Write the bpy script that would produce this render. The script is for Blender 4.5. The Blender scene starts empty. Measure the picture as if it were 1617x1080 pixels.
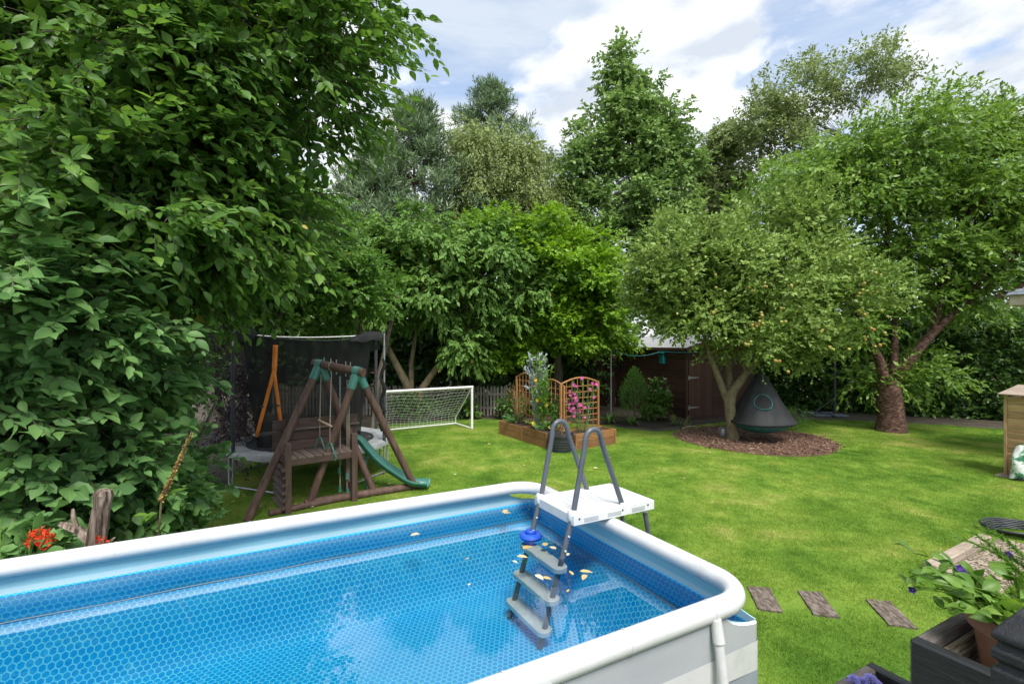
import bpy, bmesh, math, random
import numpy as np
from mathutils import Vector, Matrix

# ------------------------------------------------------------------ camera, sky, sun, exposure
SC = bpy.context.scene
COL = SC.collection
H = 2.62            # eye height of the photographer above the lawn
F = 789.0           # focal length in photograph pixels
CU, CV = 808.5, 540.0
cam_d = bpy.data.cameras.new('camera')
cam_d.sensor_width = 36.0
cam_d.lens = F / 1617.0 * 36.0
cam_d.clip_start = 0.05
cam_d.clip_end = 3000.0
cam = bpy.data.objects.new('camera', cam_d)
COL.objects.link(cam)
cam.location = (0, 0, H)
cam.rotation_euler = (math.radians(90), 0, 0)
SC.camera = cam

SUN_AZ = math.radians(162)      # clockwise from +Y
SUN_EL = math.radians(58)
TOSUN = Vector((math.sin(SUN_AZ) * math.cos(SUN_EL), math.cos(SUN_AZ) * math.cos(SUN_EL), math.sin(SUN_EL)))
sun_d = bpy.data.lights.new('sun', 'SUN')
sun_d.energy = 2.5
sun_d.angle = math.radians(25)
sun_d.color = (1.0, 0.955, 0.88)
sun = bpy.data.objects.new('sun', sun_d)
COL.objects.link(sun)
sun.location = TOSUN * 50
sun.rotation_euler = (-TOSUN).to_track_quat('-Z', 'Y').to_euler()

world = bpy.data.worlds.new('World')
SC.world = world
world.use_nodes = True
wn, wl = world.node_tree.nodes, world.node_tree.links
wn.clear()
def wnode(t, **kw):
    n = wn.new(t)
    for k, v in kw.items():
        setattr(n, k, v)
    return n
w_out = wnode('ShaderNodeOutputWorld')
w_tc = wnode('ShaderNodeTexCoord')
w_sky = wnode('ShaderNodeTexSky', sky_type='NISHITA', sun_disc=False, sun_elevation=SUN_EL, sun_rotation=SUN_AZ,
              air_density=1.0, dust_density=0.6, ozone_density=1.6)
w_bsky = wnode('ShaderNodeBackground')
w_bsky.inputs['Strength'].default_value = 0.12
wl.new(w_sky.outputs[0], w_bsky.inputs['Color'])
def wnoise(scale, stretch, detail, rough, dist, off):
    m = wnode('ShaderNodeMapping')
    m.inputs['Scale'].default_value = stretch
    m.inputs['Location'].default_value = off
    wl.new(w_tc.outputs['Generated'], m.inputs['Vector'])
    n = wnode('ShaderNodeTexNoise')
    n.inputs['Scale'].default_value = scale
    n.inputs['Detail'].default_value = detail
    n.inputs['Roughness'].default_value = rough
    n.inputs['Distortion'].default_value = dist
    wl.new(m.outputs[0], n.inputs['Vector'])
    return n
def wramp(src, stops):
    r = wnode('ShaderNodeValToRGB')
    e = r.color_ramp.elements
    while len(e) < len(stops):
        e.new(0.5)
    for i, (p, c) in enumerate(stops):
        e[i].position = p
        e[i].color = (*c, 1) if len(c) == 3 else c
    wl.new(src, r.inputs[0])
    return r
n_cum = wnoise(3.4, (1, 1, 2.0), 9, 0.52, 0.25, (0.62, 0.2, 0.55))
n_str = wnoise(2.2, (1, 1, 6.0), 6, 0.55, 0.4, (3.1, 1.7, 0.4))
n_shd = wnoise(5.0, (1, 1, 2.2), 7, 0.55, 0.2, (7.3, 2.2, 1.0))
r_cum = wramp(n_cum.outputs['Fac'], [(0.455, (0, 0, 0)), (0.525, (1, 1, 1))])
r_str = wramp(n_str.outputs['Fac'], [(0.32, (0.14,) * 3), (0.62, (0.85,) * 3)])
r_col = wramp(n_shd.outputs['Fac'], [(0.40, (0.52, 0.57, 0.64)), (0.62, (0.93, 0.935, 0.95))])
b_str = wnode('ShaderNodeBackground')
b_str.inputs['Color'].default_value = (0.80, 0.88, 0.97, 1)
b_str.inputs['Strength'].default_value = 0.47
b_cum = wnode('ShaderNodeBackground')
b_cum.inputs['Strength'].default_value = 0.66
wl.new(r_col.outputs[0], b_cum.inputs['Color'])
mx1, mx2 = wnode('ShaderNodeMixShader'), wnode('ShaderNodeMixShader')
wl.new(r_str.outputs[0], mx1.inputs[0]); wl.new(w_bsky.outputs[0], mx1.inputs[1]); wl.new(b_str.outputs[0], mx1.inputs[2])
wl.new(r_cum.outputs[0], mx2.inputs[0]); wl.new(mx1.outputs[0], mx2.inputs[1]); wl.new(b_cum.outputs[0], mx2.inputs[2])
wl.new(mx2.outputs[0], w_out.inputs['Surface'])

vs = SC.view_settings
vs.view_transform = 'Standard'
vs.look = 'None'
vs.gamma = 1.0
vs.use_curve_mapping = False
vs.exposure = 1.12
SC.render.engine = 'CYCLES'
cy = SC.cycles
cy.max_bounces = 8
cy.diffuse_bounces = 6
cy.glossy_bounces = 3
cy.transmission_bounces = 5
cy.transparent_max_bounces = 12
cy.use_denoising = True
cy.caustics_reflective = False
cy.caustics_refractive = False

# ------------------------------------------------------------------ helpers
def V3(*a):
    return Vector(a if len(a) > 1 else a[0])
def at(u, v, Y):                    # world point seen at photograph pixel (u, v) at depth Y
    return Vector(((u - CU) / F * Y, Y, H - (v - CV) / F * Y))
def gp(u, v, z=0.0):                # world point of height z seen at a photograph pixel
    return at(u, v, (H - z) * F / (v - CV))
ORG = {}
def org(p):
    return ORG.get(p.name, Vector((0, 0, 0))) if p is not None else Vector((0, 0, 0))
def thing(name, label, cat, loc, group=None):
    o = bpy.data.objects.new(name, None)
    o.empty_display_size = 0.2
    COL.objects.link(o)
    o.location = loc
    ORG[o.name] = Vector(loc)
    return tag(o, label, cat, group)
def tag(o, label=None, cat=None, group=None, kind=None):
    if label: o['label'] = label
    if cat: o['category'] = cat
    if group: o['group'] = group
    if kind: o['kind'] = kind
    return o
def link(name, me, parent, M=None):
    o = bpy.data.objects.new(name, me)
    COL.objects.link(o)
    if parent is not None:
        o.parent = parent
    if M is not None:
        M = Matrix(M)
        M.translation = M.translation - org(parent)
        o.matrix_basis = M
    ORG[o.name] = org(parent)
    return o

class MB:
    def __init__(s):
        s.v, s.f, s.mi, s.cur = [], [], [], 0
    def add(s, vs_, fs):
        n = len(s.v)
        s.v += [tuple(x) for x in vs_]
        for f in fs:
            s.f.append(tuple(i + n for i in f)); s.mi.append(s.cur)
        return s
    def box(s, c, size, R=None):
        c = Vector(c); hx, hy, hz = (q / 2 for q in size)
        pts = []
        for x, y, z in ((-1,-1,-1),(1,-1,-1),(1,1,-1),(-1,1,-1),(-1,-1,1),(1,-1,1),(1,1,1),(-1,1,1)):
            p = Vector((x*hx, y*hy, z*hz))
            pts.append(c + (R @ p if R is not None else p))
        return s.add(pts, [(0,3,2,1),(4,5,6,7),(0,1,5,4),(1,2,6,5),(2,3,7,6),(3,0,4,7)])
    def beam(s, p0, p1, w, h, up=(0, 0, 1)):
        p0, p1 = Vector(p0), Vector(p1)
        R = frame(p1 - p0, up)
        return s.box((p0 + p1) / 2, ((p1 - p0).length, w, h), R)
    def tube(s, pts, r, n=8, caps=True, closed=False):
        pts = [Vector(p) for p in pts]
        m = len(pts)
        rs = [r] * m if not hasattr(r, '__len__') else list(r)
        base = len(s.v)
        prev = None
        for i, p in enumerate(pts):
            if closed:
                t = pts[(i + 1) % m] - pts[i - 1]
            else:
                t = pts[min(i + 1, m - 1)] - pts[max(i - 1, 0)]
            t = t.normalized() if t.length > 1e-9 else Vector((0, 0, 1))
            if prev is None:
                a = t.orthogonal().normalized()
            else:
                a = prev - t * prev.dot(t)
                a = a.normalized() if a.length > 1e-6 else t.orthogonal().normalized()
            prev = a
            b = t.cross(a)
            for k in range(n):
                q = 2 * math.pi * k / n
                s.v.append(tuple(p + (a * math.cos(q) + b * math.sin(q)) * rs[i]))
        for i in range(m if closed else m - 1):
            j = (i + 1) % m
            for k in range(n):
                k2 = (k + 1) % n
                s.f.append((base + i*n + k, base + i*n + k2, base + j*n + k2, base + j*n + k)); s.mi.append(s.cur)
        if caps and not closed:
            s.f.append(tuple(base + k for k in range(n))[::-1]); s.mi.append(s.cur)
            s.f.append(tuple(base + (m-1)*n + k for k in range(n))); s.mi.append(s.cur)
        return s
    def lathe(s, prof, c=(0, 0, 0), n=24, R=None):
        c = Vector(c); base = len(s.v)
        for r, z in prof:
            for k in range(n):
                q = 2 * math.pi * k / n
                p = Vector((r * math.cos(q), r * math.sin(q), z))
                s.v.append(tuple(c + (R @ p if R is not None else p)))
        for i in range(len(prof) - 1):
            for k in range(n):
                k2 = (k + 1) % n
                s.f.append((base+i*n+k, base+i*n+k2, base+(i+1)*n+k2, base+(i+1)*n+k)); s.mi.append(s.cur)
        s.f.append(tuple(base + k for k in range(n))[::-1]); s.mi.append(s.cur)
        s.f.append(tuple(base + (len(prof)-1)*n + k for k in range(n))); s.mi.append(s.cur)
        return s
    def grid(s, P, flip=False):        # P[i][j] points
        base = len(s.v); a, b = len(P), len(P[0])
        for row in P:
            s.v += [tuple(p) for p in row]
        for i in range(a - 1):
            for j in range(b - 1):
                q = (base+i*b+j, base+i*b+j+1, base+(i+1)*b+j+1, base+(i+1)*b+j)
                s.f.append(q[::-1] if flip else q); s.mi.append(s.cur)
        return s
    def prism(s, poly, h):             # poly: 3D points (counter-clockwise seen against h), extruded by vector h
        h = Vector(h); n = len(poly); P = [Vector(p) for p in poly]
        fs = [tuple(range(n))[::-1], tuple(range(n, 2*n))]
        fs += [(i, (i+1) % n, (i+1) % n + n, i + n) for i in range(n)]
        return s.add(P + [p + h for p in P], fs)
    def mesh(s, name, mats, smooth=35, off=None):
        me = bpy.data.meshes.new(name)
        o = off if off is not None else Vector((0, 0, 0))
        me.from_pydata([(x - o[0], y - o[1], z - o[2]) for x, y, z in s.v], [], s.f)
        for m in (mats if isinstance(mats, (list, tuple)) else [mats]):
            me.materials.append(m)
        me.polygons.foreach_set('material_index', s.mi)
        if smooth:
            me.polygons.foreach_set('use_smooth', [True] * len(s.f))
            me.update()
            me.set_sharp_from_angle(angle=math.radians(smooth))
        me.update()
        return me
    def build(s, name, mats, parent=None, smooth=35, loc=None, bevel=0, solid=0):
        o0 = org(parent) if parent is not None else (Vector(loc) if loc is not None else Vector((0, 0, 0)))
        me = s.mesh(name, mats, smooth, o0)
        ob = bpy.data.objects.new(name, me)
        COL.objects.link(ob)
        if parent is not None:
            ob.parent = parent
        else:
            ob.location = o0
        ORG[ob.name] = o0
        if solid:
            md = ob.modifiers.new('solid', 'SOLIDIFY'); md.thickness = solid; md.offset = 0
        if bevel:
            md = ob.modifiers.new('bevel', 'BEVEL'); md.width = bevel; md.segments = 2; md.limit_method = 'ANGLE'
        return ob

def frame(d, up=(0, 0, 1)):             # rotation with x along d, z close to up
    x = Vector(d).normalized()
    y = Vector(up).cross(x)
    y = y.normalized() if y.length > 1e-5 else x.orthogonal().normalized()
    z = x.cross(y)
    return Matrix((x, y, z)).transposed()
_cb = {}
def cbox_mesh(size, m, bev=0.004):
    key = (tuple(round(q, 3) for q in size), m.name)
    if key not in _cb:
        bm = bmesh.new()
        bmesh.ops.create_cube(bm, size=1.0)
        for v in bm.verts:
            v.co = Vector((v.co.x * size[0], v.co.y * size[1], v.co.z * size[2]))
        b = min(bev, min(size) * 0.3)
        bmesh.ops.bevel(bm, geom=bm.edges[:], offset=b, segments=1, affect='EDGES')
        me = bpy.data.meshes.new('board')
        bm.to_mesh(me); bm.free()
        me.materials.append(m)
        _cb[key] = me
    return _cb[key]
def plank(name, parent, m, p0, p1, w, h, up=(0, 0, 1), bev=0.004):
    p0, p1 = Vector(p0), Vector(p1)
    R = frame(p1 - p0, up)
    M = Matrix.Translation((p0 + p1) / 2) @ R.to_4x4()
    return link(name, cbox_mesh(((p1 - p0).length, w, h), m, bev), parent, M)

# ------------------------------------------------------------------ materials
def newmat(name):
    m = bpy.data.materials.new(name)
    m.use_nodes = True
    nt = m.node_tree
    nt.nodes.clear()
    return m, nt.nodes, nt.links
def ramp(N, L, src, stops):
    r = N.new('ShaderNodeValToRGB')
    e = r.color_ramp.elements
    while len(e) < len(stops):
        e.new(0.5)
    for i, (p, c) in enumerate(stops):
        e[i].position = p; e[i].color = (*c, 1)
    L.new(src, r.inputs[0])
    return r.outputs[0]
def noise(N, L, vec, scale, detail=5, rough=0.55, dist=0.0):
    n = N.new('ShaderNodeTexNoise')
    n.inputs['Scale'].default_value = scale
    n.inputs['Detail'].default_value = detail
    n.inputs['Roughness'].default_value = rough
    n.inputs['Distortion'].default_value = dist
    L.new(vec, n.inputs['Vector'])
    return n.outputs['Fac']
def mixc(N, L, fac, a, b, mode='MIX'):
    n = N.new('ShaderNodeMix'); n.data_type = 'RGBA'; n.blend_type = mode
    for i, x in ((0, fac), (6, a), (7, b)):
        if hasattr(x, 'links'):
            L.new(x, n.inputs[i])
        elif i == 0:
            n.inputs[0].default_value = x
        else:
            n.inputs[i].default_value = (*x, 1) if len(x) == 3 else x
    return n.outputs[2]
def math_(N, L, op, a, b=0.0, c=None):
    n = N.new('ShaderNodeMath'); n.operation = op
    for i, x in enumerate((a, b) if c is None else (a, b, c)):
        if hasattr(x, 'links'): L.new(x, n.inputs[i])
        else: n.inputs[i].default_value = x
    return n.outputs[0]
def coords(N, L, stretch=(1, 1, 1), space='Object', rnd=True):
    tc = N.new('ShaderNodeTexCoord')
    mp = N.new('ShaderNodeMapping')
    mp.inputs['Scale'].default_value = stretch
    L.new(tc.outputs[space], mp.inputs['Vector'])
    if rnd:
        oi = N.new('ShaderNodeObjectInfo')
        mu = math_(N, L, 'MULTIPLY', oi.outputs['Random'], 37.0)
        cb = N.new('ShaderNodeCombineXYZ')
        for i in range(3): L.new(mu, cb.inputs[i])
        L.new(cb.outputs[0], mp.inputs['Location'])
    return mp.outputs[0]
def pm(name, stops, scale=6, rough=0.6, bump=0.2, stretch=(1, 1, 1), metal=0.0, detail=6, rnd=True, vary=0.0, spec=0.5, dist=0.0, bscale=None, nrough=0.6):
    m, N, L = newmat(name)
    out = N.new('ShaderNodeOutputMaterial'); b = N.new('ShaderNodeBsdfPrincipled')
    L.new(b.outputs[0], out.inputs[0])
    vec = coords(N, L, stretch, rnd=rnd)
    f = noise(N, L, vec, scale, detail, nrough, dist)
    c = ramp(N, L, f, stops)
    if vary:
        oi = N.new('ShaderNodeObjectInfo')
        hs = N.new('ShaderNodeHueSaturation')
        L.new(math_(N, L, 'MULTIPLY_ADD', oi.outputs['Random'], vary * 2, 1 - vary), hs.inputs['Value'])
        L.new(c, hs.inputs['Color']); c = hs.outputs[0]
    L.new(c, b.inputs['Base Color'])
    b.inputs['Roughness'].default_value = rough
    b.inputs['Metallic'].default_value = metal
    b.inputs['Specular IOR Level'].default_value = spec
    if bump:
        bp = N.new('ShaderNodeBump')
        bp.inputs['Strength'].default_value = bump
        bp.inputs['Distance'].default_value = 0.01
        L.new(noise(N, L, vec, bscale or scale * 2.5, 6, 0.6, dist), bp.inputs['Height'])
        L.new(bp.outputs[0], b.inputs['Normal'])
    return m
def leafmat(name, cols, trans=0.3, rough=0.45, patch=0.6, spec=0.35, accent=None, tcol=1.35):
    """cols: dark, mid, light leaf colours; each leaf takes one of its own, drifting from spray to spray"""
    cols = [tuple(min(0.9, q * (1.38 if max(c) < 0.36 else 1.0)) for q in c) for c in cols]
    m, N, L = newmat(name)
    out = N.new('ShaderNodeOutputMaterial'); b = N.new('ShaderNodeBsdfPrincipled')
    geo = N.new('ShaderNodeNewGeometry'); oi = N.new('ShaderNodeObjectInfo')
    isl = math_(N, L, 'FRACT', math_(N, L, 'ADD', geo.outputs['Random Per Island'], oi.outputs['Random']))
    pn = noise(N, L, geo.outputs['Position'], patch, 3, 0.5)
    f = math_(N, L, 'ADD', math_(N, L, 'MULTIPLY', isl, 0.55), math_(N, L, 'MULTIPLY', math_(N, L, 'SUBTRACT', pn, 0.28), 1.0))
    stops = [(0.06, cols[0]), (0.46, cols[1]), (0.95, cols[2])]
    c = ramp(N, L, f, stops)
    if accent:
        c = mixc(N, L, math_(N, L, 'GREATER_THAN', isl, 1 - accent[0]), c, accent[1])
    L.new(c, b.inputs['Base Color'])
    b.inputs['Roughness'].default_value = rough
    b.inputs['Specular IOR Level'].default_value = spec
    t = N.new('ShaderNodeBsdfTranslucent')
    hs = N.new('ShaderNodeHueSaturation')
    hs.inputs['Hue'].default_value = 0.488; hs.inputs['Saturation'].default_value = 1.06; hs.inputs['Value'].default_value = tcol
    L.new(c, hs.inputs['Color']); L.new(hs.outputs[0], t.inputs['Color'])
    mx = N.new('ShaderNodeMixShader'); mx.inputs[0].default_value = trans
    L.new(b.outputs[0], mx.inputs[1]); L.new(t.outputs[0], mx.inputs[2]); L.new(mx.outputs[0], out.inputs[0])
    return m

_vm = {}
def veined(m0):
    """the same leaf colour with a paler midrib and side veins, for leaves seen singly"""
    if m0.name in _vm: return _vm[m0.name]
    m = m0.copy(); N, L = m.node_tree.nodes, m.node_tree.links
    b = next(n for n in N if n.type == 'BSDF_PRINCIPLED')
    src = b.inputs['Base Color'].links[0].from_socket
    tc = N.new('ShaderNodeTexCoord'); sx = N.new('ShaderNodeSeparateXYZ'); L.new(tc.outputs['Object'], sx.inputs[0])
    ay = math_(N, L, 'ABSOLUTE', sx.outputs[1])
    mid = math_(N, L, 'LESS_THAN', ay, 0.010)
    sv = math_(N, L, 'LESS_THAN', math_(N, L, 'FRACT', math_(N, L, 'MULTIPLY', math_(N, L, 'SUBTRACT', sx.outputs[0], math_(N, L, 'MULTIPLY', ay, 0.8)), 8.0)), 0.10)
    v = math_(N, L, 'MAXIMUM', math_(N, L, 'MULTIPLY', mid, 0.5), math_(N, L, 'MULTIPLY', sv, 0.22))
    blot = ramp(N, L, noise(N, L, coords(N, L), 5, 4, 0.6), [(0.3, (0.78, 0.8, 0.74)), (0.7, (1.12, 1.1, 1.05))])
    c = mixc(N, L, 1.0, src, blot, 'MULTIPLY')
    c = mixc(N, L, v, c, (0.30, 0.38, 0.16))
    L.new(c, b.inputs['Base Color'])
    bp = N.new('ShaderNodeBump'); bp.inputs['Strength'].default_value = 0.25; bp.inputs['Distance'].default_value = 0.02; bp.invert = True
    L.new(v, bp.inputs['Height']); L.new(bp.outputs[0], b.inputs['Normal'])
    _vm[m0.name] = m
    return m

M = {}
M['bark'] = pm('bark_grey_brown', [(0.3, (0.05, 0.04, 0.03)), (0.55, (0.13, 0.105, 0.08)), (0.75, (0.22, 0.19, 0.15))], 9, 0.9, 0.9, (1, 1, 0.3))
M['bark_pale'] = pm('bark_pale', [(0.3, (0.12, 0.11, 0.09)), (0.55, (0.34, 0.33, 0.29)), (0.8, (0.5, 0.49, 0.45))], 4, 0.85, 0.6, (1, 1, 1.6))
M['bark_red'] = pm('bark_red_brown', [(0.36, (0.028, 0.012, 0.009)), (0.52, (0.095, 0.045, 0.031)), (0.68, (0.24, 0.15, 0.11))], 9, 0.85, 1.0, (1, 1, 2.2))
M['bark_moss'] = pm('bark_mossy', [(0.3, (0.07, 0.055, 0.035)), (0.5, (0.18, 0.14, 0.085)), (0.7, (0.2, 0.2, 0.09))], 8, 0.9, 0.9, (1, 1, 0.6))
M['driftwood'] = pm('driftwood', [(0.36, (0.03, 0.02, 0.015)), (0.5, (0.17, 0.125, 0.095)), (0.66, (0.36, 0.30, 0.25))], 34, 0.85, 1.0, (1, 1, 0.10))
M['logs'] = pm('brown_stained_log', [(0.3, (0.065, 0.036, 0.027)), (0.55, (0.125, 0.07, 0.053)), (0.8, (0.19, 0.115, 0.09))], 5, 0.7, 0.5, (3, 3, 0.6))
M['brown_wood'] = pm('brown_stained_board', [(0.3, (0.06, 0.034, 0.027)), (0.55, (0.105, 0.062, 0.05)), (0.8, (0.165, 0.105, 0.085))], 5, 0.65, 0.45, (0.8, 9, 9), vary=0.2)
M['grey_deck'] = pm('weathered_play_deck', [(0.3, (0.10, 0.07, 0.055)), (0.6, (0.19, 0.14, 0.115)), (0.8, (0.25, 0.2, 0.17))], 5, 0.75, 0.4, (0.8, 9, 9), vary=0.15)
M['green_plastic'] = pm('green_plastic', [(0.3, (0.04, 0.165, 0.135)), (0.7, (0.075, 0.245, 0.20))], 5, 0.38, 0.1)
M['shed'] = pm('shed_dark_brown', [(0.3, (0.055, 0.025, 0.018)), (0.6, (0.10, 0.046, 0.034)), (0.85, (0.155, 0.078, 0.058))], 6, 0.7, 0.4, (0.8, 10, 10), vary=0.22)
M['roof_felt'] = pm('roof_felt_grey', [(0.3, (0.22, 0.23, 0.24)), (0.7, (0.42, 0.43, 0.44))], 14, 0.85, 0.4)
M['picket'] = pm('weathered_picket', [(0.3, (0.16, 0.145, 0.12)), (0.6, (0.30, 0.275, 0.23)), (0.8, (0.40, 0.37, 0.32))], 5, 0.85, 0.4, (0.8, 9, 9), vary=0.22)
M['bed_wood'] = pm('orange_brown_board', [(0.3, (0.14, 0.062, 0.022)), (0.55, (0.26, 0.125, 0.045)), (0.8, (0.36, 0.19, 0.08))], 6, 0.65, 0.4, (0.8, 10, 10), vary=0.2)
M['trellis'] = pm('orange_trellis_wood', [(0.3, (0.24, 0.105, 0.032)), (0.6, (0.40, 0.19, 0.065)), (0.8, (0.48, 0.25, 0.1))], 6, 0.65, 0.3, (0.8, 10, 10), vary=0.15)
M['store_wood'] = pm('new_larch_board', [(0.3, (0.30, 0.17, 0.075)), (0.55, (0.47, 0.30, 0.15)), (0.8, (0.60, 0.42, 0.24))], 5, 0.7, 0.35, (0.8, 9, 9), vary=0.16)
M['black_wood'] = pm('black_painted_timber', [(0.3, (0.008, 0.009, 0.011)), (0.6, (0.018, 0.02, 0.023)), (0.85, (0.045, 0.047, 0.05))], 7, 0.5, 0.3, (1, 12, 12), rnd=True)
M['old_wood'] = pm('old_grey_timber', [(0.3, (0.05, 0.042, 0.037)), (0.55, (0.13, 0.11, 0.1)), (0.8, (0.27, 0.24, 0.22))], 6, 0.85, 0.8, (0.8, 9, 9))
M['flake_wood'] = pm('flaking_wood', [(0.35, (0.09, 0.05, 0.035)), (0.5, (0.3, 0.25, 0.16)), (0.7, (0.45, 0.42, 0.32))], 7, 0.85, 0.8, (0.8, 9, 9), vary=0.2)
M['sleeper'] = pm('sleeper_wood', [(0.32, (0.04, 0.028, 0.02)), (0.5, (0.13, 0.10, 0.08)), (0.7, (0.27, 0.225, 0.19))], 9, 0.9, 1.0, (5, 1.3, 5))
M['pale_stone'] = pm('pale_stone_edging', [(0.3, (0.25, 0.195, 0.15)), (0.7, (0.38, 0.31, 0.25))], 6, 0.85, 0.4, (1, 5, 5), vary=0.1)
M['stone'] = pm('gravel_stone', [(0.3, (0.20, 0.15, 0.11)), (0.7, (0.48, 0.40, 0.32))], 10, 0.9, 0.4, vary=0.5)
M['terracotta'] = pm('terracotta', [(0.3, (0.22, 0.10, 0.06)), (0.6, (0.38, 0.19, 0.115)), (0.85, (0.5, 0.38, 0.3))], 7, 0.8, 0.35)
M['white_paint'] = pm('white_painted_metal', [(0.3, (0.72, 0.72, 0.70)), (0.7, (0.82, 0.82, 0.81))], 8, 0.45, 0.05)
M['white_plastic'] = pm('white_plastic', [(0.3, (0.60, 0.61, 0.62)), (0.7, (0.67, 0.68, 0.69))], 12, 0.42, 0.12)
M['ladder_grey'] = pm('grey_powder_coat', [(0.3, (0.075, 0.086, 0.108)), (0.7, (0.10, 0.114, 0.14))], 10, 0.34, 0.03)
M['galv'] = pm('galvanised_steel', [(0.3, (0.30, 0.31, 0.32)), (0.7, (0.50, 0.51, 0.52))], 14, 0.45, 0.1, metal=0.6)
M['foam'] = pm('dark_foam_sleeve', [(0.3, (0.03, 0.03, 0.034)), (0.7, (0.07, 0.07, 0.075))], 14, 0.75, 0.2)
M['pad'] = pm('grey_safety_pad', [(0.3, (0.30, 0.31, 0.31)), (0.6, (0.46, 0.47, 0.47)), (0.85, (0.56, 0.57, 0.57))], 5, 0.6, 0.5)
M['mat_black'] = pm('black_jump_mat', [(0.3, (0.022, 0.022, 0.024)), (0.7, (0.045, 0.045, 0.05))], 30, 0.8, 0.2)
M['orange'] = pm('orange_webbing', [(0.3, (0.72, 0.19, 0.015)), (0.7, (0.85, 0.26, 0.03))], 14, 0.6, 0.3)
M['rope'] = pm('rope', [(0.3, (0.20, 0.17, 0.13)), (0.7, (0.40, 0.36, 0.30))], 40, 0.9, 0.6)
M['pale_wood'] = pm('pale_wood', [(0.3, (0.35, 0.25, 0.15)), (0.7, (0.52, 0.4, 0.27))], 6, 0.7, 0.3, (1, 8, 8))
M['pod_cloth'] = pm('dark_pod_cloth', [(0.3, (0.009, 0.010, 0.012)), (0.7, (0.021, 0.0225, 0.026))], 6, 0.7, 0.4)
M['teal'] = pm('teal_cloth', [(0.3, (0.012, 0.13, 0.14)), (0.7, (0.025, 0.2, 0.21))], 7, 0.55, 0.3)
M['teal_paint'] = pm('teal_paint', [(0.3, (0.01, 0.13, 0.15)), (0.7, (0.02, 0.2, 0.22))], 7, 0.55, 0.2)
M['black_plastic'] = pm('black_plastic', [(0.3, (0.018, 0.02, 0.024)), (0.7, (0.04, 0.043, 0.05))], 10, 0.45, 0.2)
M['soil'] = pm('dark_soil', [(0.3, (0.018, 0.013, 0.009)), (0.6, (0.05, 0.036, 0.026)), (0.8, (0.09, 0.066, 0.048))], 22, 0.95, 0.9)
M['slate'] = pm('grey_slate', [(0.3, (0.10, 0.12, 0.15)), (0.7, (0.24, 0.27, 0.31))], 6, 0.5, 0.3)
M['gutter'] = pm('cream_gutter', [(0.3, (0.40, 0.33, 0.25)), (0.7, (0.54, 0.46, 0.37))], 8, 0.6, 0.2)
M['blue_float'] = pm('blue_plastic', [(0.3, (0.012, 0.06, 0.42)), (0.7, (0.02, 0.10, 0.55))], 8, 0.35, 0.05)
M['bag'] = pm('printed_plastic_bag', [(0.40, (0.62, 0.64, 0.62)), (0.5, (0.7, 0.72, 0.7)), (0.56, (0.05, 0.25, 0.12)), (0.66, (0.03, 0.05, 0.05))], 5, 0.4, 0.7)
# trampoline net: open weave, a little of what is behind shows through
m, N, L = newmat('black_net')
out = N.new('ShaderNodeOutputMaterial'); bd = N.new('ShaderNodeBsdfPrincipled'); tr = N.new('ShaderNodeBsdfTransparent')
vec = coords(N, L, (1, 1, 1), rnd=False)
L.new(ramp(N, L, noise(N, L, vec, 3, 5), [(0.3, (0.004, 0.0045, 0.005)), (0.75, (0.018, 0.019, 0.021))]), bd.inputs['Base Color'])
bd.inputs['Roughness'].default_value = 0.75
mx = N.new('ShaderNodeMixShader'); mx.inputs[0].default_value = 0.09
L.new(bd.outputs[0], mx.inputs[1]); L.new(tr.outputs[0], mx.inputs[2]); L.new(mx.outputs[0], out.inputs[0])
M['net'] = m
# pool water
m, N, L = newmat('pool_water')
out = N.new('ShaderNodeOutputMaterial'); tr = N.new('ShaderNodeBsdfTransparent'); gl = N.new('ShaderNodeBsdfGlossy')
tr.inputs[0].default_value = (0.92, 0.985, 0.995, 1); gl.inputs['Roughness'].default_value = 0.0
gl.inputs['Color'].default_value = (1, 1, 1, 1)
fr = N.new('ShaderNodeFresnel'); fr.inputs['IOR'].default_value = 1.8
bp = N.new('ShaderNodeBump'); bp.inputs['Strength'].default_value = 0.025; bp.inputs['Distance'].default_value = 0.02
L.new(noise(N, L, coords(N, L, (1, 1, 1), rnd=False), 3.5, 3, 0.5, 0.4), bp.inputs['Height'])
L.new(bp.outputs[0], gl.inputs['Normal']); L.new(bp.outputs[0], fr.inputs['Normal'])
mx = N.new('ShaderNodeMixShader')
L.new(fr.outputs[0], mx.inputs[0]); L.new(tr.outputs[0], mx.inputs[1]); L.new(gl.outputs[0], mx.inputs[2]); L.new(mx.outputs[0], out.inputs[0])
M['water'] = m
# vinyl liner, printed with a hexagon mosaic below the water line
m, N, L = newmat('pool_liner')
out = N.new('ShaderNodeOutputMaterial'); b = N.new('ShaderNodeBsdfPrincipled'); L.new(b.outputs[0], out.inputs[0])
uv = N.new('ShaderNodeUVMap'); uv.uv_map = 'UVMap'
def vm(op, *a):
    n = N.new('ShaderNodeVectorMath'); n.operation = op
    for i, x in enumerate(a):
        if hasattr(x, 'links'): L.new(x, n.inputs[i])
        else: n.inputs[i].default_value = x
    return n
HX = 0.041
p = vm('MULTIPLY', uv.outputs[0], (1/HX, 1/HX, 0)).outputs[0]
hh = (0.5, 0.8660254, 0.5)
mh = (-0.5, -0.8660254, -0.5)
a1 = vm('WRAP', p, hh, mh).outputs[0]
a2 = vm('WRAP', vm('SUBTRACT', p, (0.5, 0.8660254, 0)).outputs[0], hh, mh).outputs[0]
def hexd(v):
    ab = vm('ABSOLUTE', v).outputs[0]
    sx = N.new('ShaderNodeSeparateXYZ'); L.new(ab, sx.inputs[0])
    return math_(N, L, 'MAXIMUM', sx.outputs[0], vm('DOT_PRODUCT', ab, (0.5, 0.8660254, 0)).outputs['Value'])
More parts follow.
